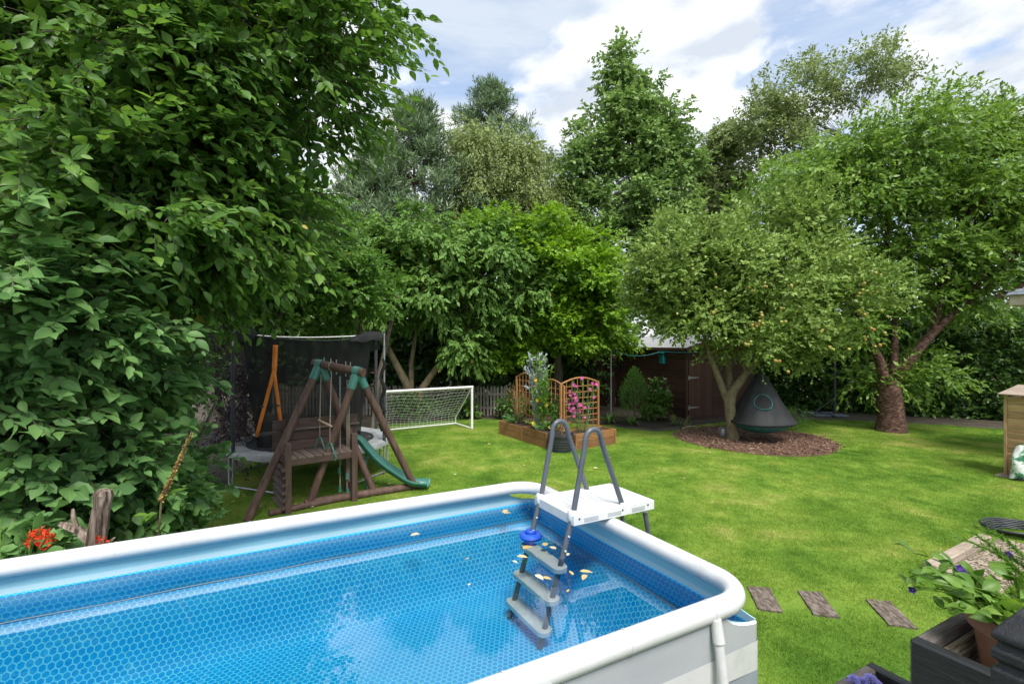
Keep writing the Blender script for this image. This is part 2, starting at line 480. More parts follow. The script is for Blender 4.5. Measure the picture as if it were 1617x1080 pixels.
hd = math_(N, L, 'MINIMUM', hexd(a1), hexd(a2))
line = ramp(N, L, hd, [(0.39, (0, 0, 0)), (0.435, (1, 1, 1))])
pn = noise(N, L, uv.outputs[0], 1.3, 4, 0.6)
pn2 = noise(N, L, uv.outputs[0], 22, 3, 0.6)
inner = ramp(N, L, math_(N, L, 'ADD', math_(N, L, 'MULTIPLY', pn, 0.5), math_(N, L, 'MULTIPLY', pn2, 0.5)), [(0.35, (0.0, 0.30, 0.74)), (0.65, (0.0, 0.45, 0.88))])
hexc = mixc(N, L, line, inner, (0.14, 0.69, 0.94))
geo = N.new('ShaderNodeNewGeometry'); sz = N.new('ShaderNodeSeparateXYZ'); L.new(geo.outputs['Position'], sz.inputs[0])
zr = math_(N, L, 'DIVIDE', sz.outputs[2], 1.4)
band = ramp(N, L, zr, [(1.05 / 1.4, (0, 0, 0)), (1.054 / 1.4, (1, 1, 1))])
plain = ramp(N, L, zr, [(1.088 / 1.4, (0.44, 0.62, 0.68)), (1.094 / 1.4, (0.27, 0.52, 0.61))])
L.new(mixc(N, L, band, hexc, plain), b.inputs['Base Color'])
b.inputs['Roughness'].default_value = 0.5; b.inputs['Specular IOR Level'].default_value = 0.12
bp = N.new('ShaderNodeBump'); bp.inputs['Strength'].default_value = 0.35; bp.inputs['Distance'].default_value = 0.02
L.new(noise(N, L, coords(N, L, (1, 1, 0.35), rnd=False), 5.0, 3, 0.5, 0.5), bp.inputs['Height']); L.new(bp.outputs[0], b.inputs['Normal'])
M['liner'] = m
M['pool_white'] = pm('pool_white_vinyl', [(0.28, (0.49, 0.50, 0.49)), (0.42, (0.585, 0.595, 0.60)), (0.7, (0.63, 0.64, 0.65))], 4, 0.38, 0.28, bscale=11, detail=8)
M['pool_pale'] = pm('pool_pale_grey_vinyl', [(0.3, (0.37, 0.39, 0.42)), (0.7, (0.43, 0.45, 0.48))], 3, 0.4, 0.2, bscale=6)
M['pool_grey'] = pm('pool_grey_vinyl', [(0.3, (0.25, 0.285, 0.335)), (0.7, (0.33, 0.365, 0.42))], 3, 0.42, 0.35, (1, 1, 0.3), bscale=9)
# lawn and grass share one mottled green, laid out over the ground
def grass_color(N, L):
    geo = N.new('ShaderNodeNewGeometry')
    n1 = noise(N, L, geo.outputs['Position'], 0.9, 5, 0.6, 0.3)
    n2 = noise(N, L, geo.outputs['Position'], 0.33, 3, 0.5)
    f = math_(N, L, 'ADD', math_(N, L, 'MULTIPLY', n1, 0.65), math_(N, L, 'MULTIPLY', n2, 0.35))
    return geo, ramp(N, L, f, [(0.36, (0.095, 0.205, 0.022)), (0.46, (0.165, 0.29, 0.037)), (0.55, (0.245, 0.355, 0.056)), (0.64, (0.39, 0.41, 0.12))])
m, N, L = newmat('lawn_grass_base')
out = N.new('ShaderNodeOutputMaterial'); b = N.new('ShaderNodeBsdfPrincipled'); L.new(b.outputs[0], out.inputs[0])
geo, c = grass_color(N, L)
fine = noise(N, L, geo.outputs['Position'], 45, 6, 0.7)
c2 = mixc(N, L, 1.0, c, ramp(N, L, fine, [(0.3, (0.62, 0.66, 0.6)), (0.7, (1.12, 1.1, 1.0))]), 'MULTIPLY')
L.new(c2, b.inputs['Base Color']); b.inputs['Roughness'].default_value = 0.9; b.inputs['Specular IOR Level'].default_value = 0.15
bp = N.new('ShaderNodeBump'); bp.inputs['Strength'].default_value = 0.8; bp.inputs['Distance'].default_value = 0.03
L.new(noise(N, L, geo.outputs['Position'], 60, 6, 0.75), bp.inputs['Height']); L.new(bp.outputs[0], b.inputs['Normal'])
M['lawn'] = m
m, N, L = newmat('grass_blade')
out = N.new('ShaderNodeOutputMaterial'); b = N.new('ShaderNodeBsdfPrincipled')
geo, c = grass_color(N, L)
isl = geo.outputs['Random Per Island']
c2 = mixc(N, L, 1.0, c, ramp(N, L, isl, [(0.0, (0.72, 0.75, 0.7)), (0.6, (1.15, 1.15, 1.1)), (0.93, (1.2, 1.2, 1.1)), (1.0, (1.75, 1.45, 1.6))]), 'MULTIPLY')
L.new(c2, b.inputs['Base Color']); b.inputs['Roughness'].default_value = 0.6; b.inputs['Specular IOR Level'].default_value = 0.25
t = N.new('ShaderNodeBsdfTranslucent'); L.new(c2, t.inputs['Color'])
mx = N.new('ShaderNodeMixShader'); mx.inputs[0].default_value = 0.35
L.new(b.outputs[0], mx.inputs[1]); L.new(t.outputs[0], mx.inputs[2]); L.new(mx.outputs[0], out.inputs[0])
M['grass'] = m
M['ground'] = pm('ground_soil', [(0.3, (0.03, 0.024, 0.016)), (0.55, (0.075, 0.06, 0.04)), (0.75, (0.10, 0.095, 0.05))], 2.2, 0.95, 0.9, rnd=False, bscale=25)
M['chips'] = pm('bark_chips', [(0.3, (0.05, 0.026, 0.018)), (0.55, (0.13, 0.07, 0.045)), (0.8, (0.26, 0.16, 0.11))], 25, 0.9, 0.9, rnd=False)
m = leafmat('bark_chip_pieces', [(0.05, 0.025, 0.017), (0.13, 0.072, 0.048), (0.28, 0.19, 0.135)], trans=0.0, rough=0.9, patch=2.0)
M['chip'] = m
# ------------------------------------------------------------------ foliage helpers
def nrm(a):
    return a / np.maximum(np.linalg.norm(a, axis=1, keepdims=True), 1e-9)
def rdir(rng, n):
    return nrm(rng.normal(size=(n, 3)))
LEAF_P = {   # outline of a leaf: (along, across, lift) for half of it; the midrib is the fold
    4: ([(0.0, 0, 0), (0.42, 1, 0.25), (1.0, 0, -0.06), (0.42, -1, 0.25)], [(0, 1, 2), (0, 2, 3)]),
    6: ([(0.0, 0, 0), (0.25, 0.85, 0.22), (0.62, 0.8, 0.16), (1.0, 0, -0.16), (0.62, -0.8, 0.16), (0.25, -0.85, 0.22)], [(0, 1, 2, 3), (0, 3, 4, 5)]),
}
def single_leaf(name, asp, mat_):
    rows = []
    for t, w_, dz in ((0, .05, 0), (.12, .55, .015), (.3, .95, .03), (.5, 1.0, .03), (.7, .74, .0), (.88, .34, -.06), (1.0, .02, -.13)):
        rows.append([Vector((t, -asp*w_, dz + asp*w_*.26)), Vector((t, -asp*w_*.5, dz + asp*w_*.07)), Vector((t, 0, dz)), Vector((t, asp*w_*.5, dz + asp*w_*.07)), Vector((t, asp*w_, dz + asp*w_*.26))])
    b_ = MB(); b_.grid(rows); return b_.mesh(name, mat_, smooth=28)
def leaf_mesh(name, B, D, Nn, S, asp, mat_, kind=4):
    """one mesh of many leaves: B base points, D directions, Nn normals, S lengths, asp half-width over length"""
    B, D, Nn, S = (np.asarray(x, dtype=np.float64) for x in (B, D, Nn, S))
    Nn = nrm(Nn - D * np.sum(Nn * D, axis=1, keepdims=True))
    T = np.cross(D, Nn)
    pr, fs = LEAF_P[kind]
    k = len(pr); n = len(B)
    W = (S * asp)[:, None]
    P = np.empty((n, k, 3))
    for i, (a, c, l) in enumerate(pr):
        P[:, i] = B + D * (S * a)[:, None] + T * W * c + Nn * W * l
    me = bpy.data.meshes.new(name)
    nf, fl = len(fs), len(fs[0])
    me.vertices.add(n * k)
    me.vertices.foreach_set('co', P.reshape(-1).astype(np.float32))
    idx = (np.array(fs).reshape(1, -1) + (np.arange(n) * k)[:, None]).reshape(-1).astype(np.int32)
    me.loops.add(len(idx)); me.loops.foreach_set('vertex_index', idx)
    me.polygons.add(n * nf)
    me.polygons.foreach_set('loop_start', (np.arange(n * nf) * fl).astype(np.int32))
    me.update(calc_edges=True)
    me.materials.append(mat_)
    return me
def sprays(rng, P, D, Ln, k, leaf, droop=0.25, spread=0.8, up=0.9, sag=0.15, jit=0.35, out=None):
    """leaves set alternately along twigs that start at P and run along D"""
    n = len(P)
    t = (np.arange(k)[None, :] + rng.uniform(0.2, 0.9, (n, k))) / k
    pos = P[:, None] + D[:, None] * (Ln[:, None] * t)[..., None]
    pos[..., 2] -= sag * Ln[:, None] * t ** 2
    side = nrm(np.cross(D, np.array([0, 0, 1.0]) + rng.normal(0, 0.35, (n, 3))))
    sg = np.where(np.arange(k) % 2 == 0, 1.0, -1.0)
    d = D[:, None] * (0.55 + 0.5 * t)[..., None] + side[:, None] * (sg * spread)[None, :, None] * rng.uniform(0.5, 1.2, (n, k))[..., None]
    d = d + rng.normal(0, jit, (n, k, 3)); d[..., 2] -= droop
    nn = rng.normal(0, 0.45, (n, k, 3)); nn[..., 2] += up
    if out is not None:
        nn = nn + out[:, None] * 0.5
    sz = leaf * rng.uniform(0.4, 1.25, (n, k)) * (1.05 - 0.35 * np.abs(t - 0.55))
    return pos.reshape(-1, 3), nrm(d.reshape(-1, 3)), nrm(nn.reshape(-1, 3)), sz.reshape(-1)
def boughs(rng, blobs, n, lo=0.5, back=0.55, zcut=None):
    """centres of leafy boughs, spread mostly through the outer part of the crown's volume"""
    w = np.array([b[6] if len(b) > 6 else b[3] * b[4] * b[5] for b in blobs]); w = w / w.sum()
    C, O = [], []
    while len(C) < n:
        b = blobs[rng.choice(len(blobs), p=w)]
        d = rdir(rng, 1)[0]
        f = lo + (1.0 - lo) * rng.random() ** 0.7
        c = np.array(b[:3]) + d * f * np.array(b[3:6])
        tc = np.array([0, 0, H]) - c; tc /= np.linalg.norm(tc)
        if np.dot(d, tc) < -0.25 and rng.random() < back:
            continue
        if zcut is not None and c[2] < zcut:
            continue
        C.append(c); O.append(d)
    return np.array(C), np.array(O)
def twig_starts(rng, C, O, m, r, flat=0.55, dirw=(0.55, 0.8, 0.35), updir=0.1):
    n = len(C)
    u = rdir(rng, n * m).reshape(n, m, 3) * (rng.random((n, m, 1)) ** 0.5)
    rr = r * rng.uniform(0.6, 1.3, (n, 1, 1))
    P = C[:, None] + u * rr * np.array([1, 1, flat])
    D = O[:, None] * dirw[0] + u * dirw[1] + rng.normal(0, dirw[2], (n, m, 3))
    D[..., 2] += updir
    return P.reshape(-1, 3), nrm(D.reshape(-1, 3)), np.repeat(O, m, axis=0)
def bez(p0, p1, p2, n):
    return [p0.lerp(p1, t).lerp(p1.lerp(p2, t), t) for t in [i / n for i in range(n + 1)]]
def wobble(pts, rnd, a):
    return [p + (Vector((rnd.uniform(-a, a), rnd.uniform(-a, a), rnd.uniform(-a, a) * 0.5)) if 0 < i < len(pts) - 1 else Vector()) for i, p in enumerate(pts)]
def make_tree(name, label, trunks, C, barkm, parent_loc, group=None, cat='tree', r_lim=0.05, limb_n=None, lift=0.25, start=(0.45, 1.0), seed=1, nseg=5):
    """trunk tubes plus limbs that lead to the bough centres C"""
    rnd = random.Random(seed)
    root = thing(name, label, cat, parent_loc, group)
    tb = MB()
    for pts, rad in trunks:
        tb.tube(pts, rad, 10)
    tb.build('trunk', barkm, root, smooth=50)
    lb = MB()
    allp = [(Vector(p), r, i / max(1, len(pts) - 1)) for pts, rad in trunks for i, (p, r) in enumerate(zip(pts, rad))]
    cand = [q for q in allp if start[0] <= q[2] <= start[1]] or allp
    idx = list(range(len(C)))
    if limb_n and limb_n < len(idx):
        idx = rnd.sample(idx, limb_n)
    for i in idx:
        c = Vector(C[i])
        best = min(cand, key=lambda q: (q[0] - c).length + rnd.uniform(0, 0.8) + max(0, q[0].z - c.z) * 0.8)
        s = best[0]
        mid = s.lerp(c, 0.5) + Vector((0, 0, lift * (c - s).length * rnd.uniform(0.2, 1.0)))
        pts = wobble(bez(s, mid, c, nseg), rnd, 0.03 * (c - s).length)
        r0 = min(best[1] * 0.55, r_lim * (0.5 + 0.25 * (c - s).length))
        lb.tube(pts, [r0 + (0.006 - r0) * (j / nseg) ** 0.8 for j in range(nseg + 1)], 5, caps=False)
    tag(lb.build('branches', barkm, root, smooth=60), kind='stuff')
    return root
def add_foliage(root, nm, rng, P, D, O, mat_, Ln, k, leaf, asp, kind=4, near=0, twig=0.0, twigmat=None, **kw):
    n = len(P)
    Ls = Ln * rng.uniform(0.6, 1.25, n)
    B, Dl, Nn, S = sprays(rng, P, D, Ls, k, leaf, out=O, **kw)
    root_o = np.array(org(root))
    if near:                              # the leaves that show largest are leaves of their own
        u = CU + F * B[:, 0] / B[:, 1]; v = CV + F * (H - B[:, 2]) / B[:, 1]
        ok = (u > -10) & (u < 1627) & (v > -10) & (v < 1090)
        face = np.abs(np.sum(Nn * nrm(B - np.array([0, 0, H])), axis=1)) + 0.5
        # a leaf in front of others in its own small patch of the picture
        cell = (np.floor(u / 22) * 1000 + np.floor(v / 22)).astype(int)
        dist = np.linalg.norm(B - np.array([0, 0, H]), axis=1)
        score = np.where(ok, S / dist * face, 0)
        front = {}
        for i in np.argsort(dist):
            if ok[i] and cell[i] not in front:
                front[cell[i]] = i
        f = np.array(list(front.values()))
        pick = f[np.argsort(-score[f])][:near]
        one = single_leaf('leaf', asp, veined(mat_))
        for i in pick:
            x = Vector(Dl[i]); z = Vector(Nn[i]); z = (z - x * z.dot(x)).normalized(); y = z.cross(x)
            Mx = Matrix((x, y, z)).transposed().to_4x4() @ Matrix.Scale(float(S[i]) * 1.05, 4)
            Mx.translation = Vector(B[i])
            link('leaf', one, root, Mx)
        keep = np.ones(len(B), bool); keep[pick] = False
        B, Dl, Nn, S = B[keep], Dl[keep], Nn[keep], S[keep]
    me = leaf_mesh(nm, B - root_o, Dl, Nn, S, asp, mat_, kind)
    o = link(nm, me, root)
    tag(o, kind='stuff')
    if twig:
        tb = MB()
        for i in range(n):
            p, d = Vector(P[i]), Vector(D[i]); l = Ls[i]
            tb.tube([p, p + d * l * 0.5 - Vector((0, 0, 0.04 * l)), p + d * l - Vector((0, 0, 0.15 * l))], [twig, twig * 0.7, twig * 0.3], 3, caps=False)
        tag(tb.build('twigs', twigmat, root, smooth=0), kind='stuff')
    return o

def fill(root, seed, blobs, n, leaf, mat_, asp=0.32, lo=0.05, hi=0.72):
    """the leaves deep inside a crown"""
    r = np.random.default_rng(seed)
    w = np.array([b[3] * b[4] * b[5] for b in blobs]) ** 0.67; w = w / w.sum()
    bi = r.choice(len(blobs), n, p=w); A = np.array([b[:6] for b in blobs])[bi]
    B = A[:, :3] + rdir(r, n) * A[:, 3:6] * (lo + (hi - lo) * r.random((n, 1)) ** 0.5)
    D = nrm(r.normal(0, 1, (n, 3)) * np.array([1, 1, .5]) - np.array([0, 0, .25])); Nn = nrm(r.normal(0, .7, (n, 3)) + np.array([0, -.3, .6]))
    o = link('inner_foliage', leaf_mesh('inner_foliage', B - np.array(org(root)), D, Nn, leaf * r.uniform(.6, 1.2, n), asp, mat_, 4), root)
    tag(o, kind='stuff')

LM = {}
LM['left_tree'] = leafmat('leaf_left_tree', [(0.034, 0.082, 0.019), (0.073, 0.158, 0.029), (0.14, 0.255, 0.04)], 0.38, 0.45, 0.7, 0.3, accent=(0.0015, (0.40, 0.32, 0.04)))
LM['left_shrub'] = leafmat('leaf_left_shrub', [(0.054, 0.125, 0.042), (0.096, 0.2, 0.062), (0.148, 0.268, 0.08)], 0.32, 0.48, 0.8, 0.3)
LM['fresh'] = leafmat('leaf_fresh_green', [(0.05, 0.12, 0.018), (0.10, 0.20, 0.028), (0.165, 0.27, 0.04)], 0.36, 0.42, 0.8, 0.4)
LM['cherry'] = leafmat('leaf_round_cherry', [(0.056, 0.118, 0.026), (0.102, 0.195, 0.042), (0.165, 0.275, 0.064)], 0.32, 0.5, 0.6, 0.25, accent=(0.004, (0.34, 0.24, 0.06)))
LM['hornbeam'] = leafmat('leaf_bright_hornbeam', [(0.066, 0.148, 0.012), (0.122, 0.238, 0.02), (0.205, 0.335, 0.03)], 0.36, 0.45, 0.5, 0.35)
LM['apple'] = leafmat('leaf_apple', [(0.085, 0.145, 0.03), (0.155, 0.235, 0.052), (0.25, 0.34, 0.092)], 0.28, 0.5, 0.6, 0.35)
LM['paper'] = leafmat('leaf_right_cherry', [(0.06, 0.122, 0.021), (0.113, 0.205, 0.034), (0.187, 0.29, 0.052)], 0.36, 0.42, 0.4, 0.4)
LM['hedge'] = leafmat('leaf_hedge', [(0.022, 0.06, 0.012), (0.05, 0.115, 0.02), (0.11, 0.2, 0.03)], 0.25, 0.4, 0.8, 0.45)
LM['dark'] = leafmat('leaf_dark_evergreen', [(0.024, 0.055, 0.015), (0.046, 0.1, 0.026), (0.085, 0.155, 0.038)], 0.2, 0.4, 0.6, 0.4)
LM['alder'] = leafmat('leaf_tall_alder', [(0.085, 0.155, 0.044), (0.138, 0.228, 0.064), (0.195, 0.30, 0.086)], 0.3, 0.45, 0.35, 0.35)
LM['birch'] = leafmat('leaf_birch', [(0.10, 0.145, 0.046), (0.165, 0.215, 0.07), (0.23, 0.275, 0.1)], 0.3, 0.5, 0.4, 0.3)
LM['birch_dark'] = leafmat('leaf_birch_dark', [(0.10, 0.148, 0.05), (0.155, 0.208, 0.072), (0.205, 0.262, 0.095)], 0.3, 0.5, 0.4, 0.3)
LM['pine'] = leafmat('needle_pine', [(0.078, 0.13, 0.062), (0.125, 0.19, 0.094), (0.18, 0.245, 0.125)], 0.12, 0.5, 0.5, 0.3)
LM['purple'] = leafmat('leaf_black_elder', [(0.012, 0.008, 0.012), (0.028, 0.018, 0.026), (0.06, 0.04, 0.05)], 0.15, 0.45, 0.8, 0.4)
LM['conifer'] = leafmat('leaf_small_conifer', [(0.04, 0.1, 0.02), (0.075, 0.17, 0.03), (0.12, 0.23, 0.04)], 0.15, 0.5, 2.0, 0.3)
LM['silver'] = leafmat('leaf_silver', [(0.25, 0.29, 0.32), (0.4, 0.45, 0.48), (0.52, 0.57, 0.6)], 0.2, 0.6, 2.0, 0.2)
LM['dry'] = leafmat('dry_stems', [(0.10, 0.06, 0.03), (0.22, 0.14, 0.07), (0.33, 0.23, 0.12)], 0.2, 0.8, 3.0, 0.2)
LM['pink'] = leafmat('petal_pink', [(0.45, 0.05, 0.25), (0.6, 0.1, 0.36), (0.7, 0.2, 0.46)], 0.3, 0.6, 3.0, 0.2)
LM['red'] = leafmat('petal_red', [(0.55, 0.03, 0.012), (0.72, 0.06, 0.02), (0.85, 0.14, 0.04)], 0.3, 0.5, 3.0, 0.3)
LM['yellow'] = leafmat('petal_yellow', [(0.6, 0.4, 0.03), (0.75, 0.55, 0.05), (0.8, 0.65, 0.1)], 0.3, 0.6, 3.0, 0.2)
LM['purple_fl'] = leafmat('petal_dark_purple', [(0.02, 0.008, 0.08), (0.05, 0.018, 0.18), (0.09, 0.03, 0.28)], 0.2, 0.5, 3.0, 0.3)
LM['lavender'] = leafmat('petal_lavender', [(0.3, 0.28, 0.6), (0.42, 0.4, 0.74), (0.55, 0.52, 0.82)], 0.3, 0.7, 6.0, 0.2)
LM['fallen'] = leafmat('fallen_leaf_yellow', [(0.30, 0.17, 0.05), (0.5, 0.33, 0.1), (0.62, 0.5, 0.25)], 0.1, 0.6, 5.0, 0.3)
LM['floating'] = leafmat('floating_leaf_pale', [(0.35, 0.25, 0.08), (0.6, 0.48, 0.26), (0.72, 0.68, 0.55)], 0.1, 0.5, 6.0, 0.4)

# ------------------------------------------------------------------ ground, lawn, grass
def sheet(name, pts, z, m):
    b = MB(); b.add([(x, y, z) for x, y in pts], [tuple(range(len(pts)))])
    o = b.build(name, m, smooth=0); tag(o, kind='structure'); return o
g = MB(); g.add([(-400, -300, 0), (400, -300, 0), (400, 700, 0), (-400, 700, 0)], [(0, 1, 2, 3)])
tag(g.build('ground', M['ground'], smooth=0), kind='structure')
def blobline(pts, n=6):                  # closed smooth outline (Catmull-Rom)
    out_ = []; m_ = len(pts)
    P = [Vector((x, y, 0)) for x, y in pts]
    for i in range(m_):
        p0, p1, p2, p3 = P[i-1], P[i], P[(i+1) % m_], P[(i+2) % m_]
        for k in range(n):
            t = k / n
            q = 0.5 * ((2*p1) + (p2-p0)*t + (2*p0-5*p1+4*p2-p3)*t*t + (3*p1-p0-3*p2+p3)*t**3)
            out_.append((q.x, q.y))
    return out_
LAWN = blobline([(-6, -4), (-5.0, 1.2), (-3.7, 4.9), (-4.3, 6.7), (-5.0, 8.6), (-5.6, 10.5), (-5.2, 13.0), (-3.8, 15.8), (-1.2, 16.9), (0.6, 16.4), (2.6, 15.9), (3.6, 15.0),
                 (4.3, 14.6), (5.2, 15.0), (6.2, 15.9), (8.0, 16.6), (10.0, 16.9), (12.5, 16.2), (15.5, 14.4), (16.5, 11.5), (13.0, 6.0), (12, -4)])
sheet('lawn', LAWN, 0.004, M['lawn'])
# short mown blades: one small patch of turf repeated over the lawn
rng = np.random.default_rng(11)
nb = 420
ps = 0.34
B = np.column_stack([rng.uniform(-ps/2, ps/2, nb), rng.uniform(-ps/2, ps/2, nb), np.zeros(nb)])
D = nrm(np.column_stack([rng.normal(0, 0.55, nb), rng.normal(0, 0.55, nb), np.ones(nb)]))
hgt = rng.uniform(0.014, 0.036, nb)
Wd = nrm(np.column_stack([rng.normal(size=nb), rng.normal(size=nb), np.zeros(nb)])) * (rng.uniform(0.0016, 0.003, nb))[:, None]
GV = np.stack([B - Wd, B + Wd, B + D * hgt[:, None]], axis=1).reshape(-1, 3)
me = bpy.data.meshes.new('turf_patch')
me.from_pydata(GV.tolist(), [], np.arange(nb * 3).reshape(-1, 3).tolist())
me.materials.append(M['grass'])
def inside(x, y, poly):
    c = False; j = len(poly) - 1
    for i in range(len(poly)):
        xi, yi = poly[i]; xj, yj = poly[j]
        if (yi > y) != (yj > y) and x < (xj - xi) * (y - yi) / (yj - yi) + xi:
            c = not c
        j = i
    return c
BARE = []                                # places on the lawn without grass: filled in by the things that stand there
E1 = Vector((-0.8788, -0.4772, 0)).normalized()      # along the pool, away from its right end
E2 = Vector((-E1.y, E1.x, 0))                     # along the right end, towards the camera
if E2.y > 0: E2 = -E2
PC = Vector((0.21, 4.98, 0))                      # far right corner of the pool
PL, PW = 4.88, 2.54
def in_pool(x, y, e=0.0):
    q = Vector((x, y, 0)) - PC
    return -e < q.dot(E1) < PL + e and -e < q.dot(E2) < PW + e
SLEEPERS = [(1207, 947), (1291, 955), (1405, 970)]
SLP = [gp(u, v) for u, v in SLEEPERS]
pts = []
yy = 1.2
while yy < 17.0:
    st = 0.21 if yy < 8 else 0.25
    xx = -6.0
    while xx < 16.0:
        x, y = xx + rng.uniform(-0.08, 0.08), yy + rng.uniform(-0.08, 0.08)
        xx += st
        if abs(x) > y * 1.06 + 0.6 or not inside(x, y, LAWN) or in_pool(x, y, 0.02):
            continue
        if (x - 6.5) ** 2 / 2.0 ** 2 + (y - 13.45) ** 2 / 2.0 ** 2 < 1.0:
            continue
        if any((s.x - x) ** 2 + (s.y - y) ** 2 < 0.24 ** 2 for s in SLP):
            continue
        pts.append((x, y, 0.004))
    yy += st
turf = bpy.data.meshes.new('grass')
turf.from_pydata(pts, [], [])
turf_src = bpy.data.objects.new('turf_patch', me)
gn = bpy.data.node_groups.new('scatter_turf', 'GeometryNodeTree')
gn.interface.new_socket('Geometry', in_out='INPUT', socket_type='NodeSocketGeometry')
gn.interface.new_socket('Geometry', in_out='OUTPUT', socket_type='NodeSocketGeometry')
gi, go_ = gn.nodes.new('NodeGroupInput'), gn.nodes.new('NodeGroupOutput')
iop = gn.nodes.new('GeometryNodeInstanceOnPoints'); oinf = gn.nodes.new('GeometryNodeObjectInfo')
oinf.inputs['Object'].default_value = turf_src
rv = gn.nodes.new('FunctionNodeRandomValue'); rv.data_type = 'FLOAT_VECTOR'
rv.inputs[0].default_value = (0, 0, 0); rv.inputs[1].default_value = (0, 0, 6.283)
rs = gn.nodes.new('FunctionNodeRandomValue'); rs.data_type = 'FLOAT'
for s_ in rs.inputs:
    if s_.name == 'Min' and s_.type == 'VALUE': s_.default_value = 0.75
    if s_.name == 'Max' and s_.type == 'VALUE': s_.default_value = 1.25
gn.links.new(gi.outputs[0], iop.inputs['Points']); gn.links.new(oinf.outputs['Geometry'], iop.inputs['Instance'])
gn.links.new(rv.outputs[0], iop.inputs['Rotation'])
gn.links.new([o for o in rs.outputs if o.type == 'VALUE'][0], iop.inputs['Scale'])
gn.links.new(iop.outputs[0], go_.inputs[0])

turf_o = bpy.data.objects.new('grass', turf); COL.objects.link(turf_o)
md = turf_o.modifiers.new('scatter', 'NODES'); md.node_group = gn
tag(turf_o, 'short mown green grass of the lawn', 'grass', kind='stuff')

# bark mulch circle under the apple tree
ch = [(6.5 + 2.02 * math.cos(a) * (1 + 0.05 * math.sin(3*a)), 13.45 + 2.02 * math.sin(a) * (1 + 0.04 * math.cos(4*a))) for a in [i * math.pi / 24 for i in range(48)]]
sheet('mulch_bed', ch, 0.010, M['chips'])
nchip = 5200
a = rng.uniform(0, 2*np.pi, nchip); r_ = (1.96 + np.abs(rng.normal(0, .09, nchip))) * np.sqrt(rng.random(nchip))
B = np.column_stack([6.5 + r_*np.cos(a), 13.45 + r_*np.sin(a), rng.uniform(0.012, 0.045, nchip)])
D = nrm(np.column_stack([rng.normal(size=nchip), rng.normal(size=nchip), rng.normal(0, 0.3, nchip)]))
Nn = nrm(np.column_stack([rng.normal(0, 0.5, nchip), rng.normal(0, 0.5, nchip), np.ones(nchip)]))
o = link('bark_mulch', leaf_mesh('bark_mulch', B, D, Nn, rng.uniform(0.03, 0.09, nchip), 0.22, M['chip'], 4), None)
tag(o, 'brown bark chippings spread in a circle under the apple tree', 'bark chips', kind='stuff')
# dark soil bed by the shed and bare patches behind
sheet('flower_bed', blobline([(2.9, 17.2), (3.3, 16.0), (4.2, 15.2), (5.1, 15.55), (5.9, 16.4), (4.6, 19.5), (3.2, 19.5)]), 0.012, M['soil'])
sheet('path', blobline([(9.3, 17.3), (9.6, 16.7), (11.3, 16.6), (14, 15.35), (17, 13.1), (17.4, 13.4), (14.4, 15.75), (11.5, 17.2)]), 0.012, M['ground'])

# ------------------------------------------------------------------ trees
def V(*a): return Vector(a)
# --- far background trees -------------------------------------------------
def broad(name, label, base, height, blobs, nb_, m_, br, tl, k, leaf, asp, mat_, bark, seed, tr=0.2, flat=0.55, lo=0.45, lean=(0, 0), group=None, sag=0.15, droop=0.25, up=0.9, updir=0.1, spread=0.8, limbs=None, lift=0.25, back=0.6, dirw=(0.55, 0.8, 0.35), start=(0.3, 1.0), jit=0.4, nfill=0):
    r = np.random.default_rng(seed); rd = random.Random(seed)
    C, O = boughs(r, blobs, nb_, lo=lo, back=back)
    n = 9
    tp = [V(base[0] + lean[0]*(i/n)**1.3 + rd.uniform(-.12, .12)*(i > 0), base[1] + lean[1]*i/n + rd.uniform(-.12, .12)*(i > 0), -0.05 + height * i / n) for i in range(n + 1)]
    root = make_tree(name, label, [(tp, [tr * (1.25 if i == 0 else 1 - 0.9*i/n) for i in range(n + 1)])], C, bark, V(base[0], base[1], 0), group, seed=seed, limb_n=limbs, r_lim=tr*0.28, lift=lift, start=start)
    P, Dd, Oo = twig_starts(r, C, O, m_, br, flat, dirw, updir)
    add_foliage(root, 'foliage', r, P, Dd, Oo, mat_, tl, k, leaf, asp, sag=sag, droop=droop, up=up, spread=spread, jit=jit)
    if nfill: fill(root, seed + 500, blobs, nfill, leaf*1.9, mat_)
    return root
GB = 'tall trees behind the garden'
def blobs_at(Y, lst):       # (u, v, half-width px, half-height px, depth m) in the photograph at depth Y
    o_ = []
    for u, v, du, dv, dy, *w in lst:
        c = at(u, v, Y); o_.append((c.x, c.y, c.z, du/F*Y, dy, dv/F*Y, *(w or [du*dv])))
    return o_
Y = 31
broad('alder_tree', 'tallest green pointed tree with pale trunk against the clouds', (at(940, 540, Y).x, Y), 20.5,
      blobs_at(Y, [(978, 102, 13, 26, .6, 900), (995, 135, 34, 28, 1.0, 1500), (985, 170, 58, 40, 1.6), (1050, 185, 32, 30, 1.2), (975, 225, 82, 42, 2.0), (1045, 250, 62, 50, 2.0), (915, 270, 40, 40, 1.8), (1000, 315, 98, 48, 2.4), (1005, 375, 95, 45, 2.2), (905, 340, 35, 45, 1.8)]),
      215, 28, 0.85, 0.65, 9, 0.27, 0.34, LM['alder'], M['bark_pale'], 21, nfill=2600, tr=0.26, lean=(1.6, 0), group=GB, lo=0.3)
Y = 29
broad('birch_tree', 'weeping olive green birch between the pines and the tallest tree', (at(760, 540, Y).x, Y), 12.5,
      blobs_at(Y, [(755, 235, 70, 42, 1.8), (825, 250, 60, 52, 1.8), (770, 310, 88, 60, 2.0), (845, 330, 60, 60, 1.6), (715, 330, 45, 50, 1.6)]),
      105, 32, 0.85, 0.9, 11, 0.17, 0.30, LM['birch'], M['bark'], 22, nfill=4000, tr=0.18, group=GB, sag=0.7, droop=0.8, up=0.5, updir=-0.5, flat=0.8, lo=0.3)
Y = 35
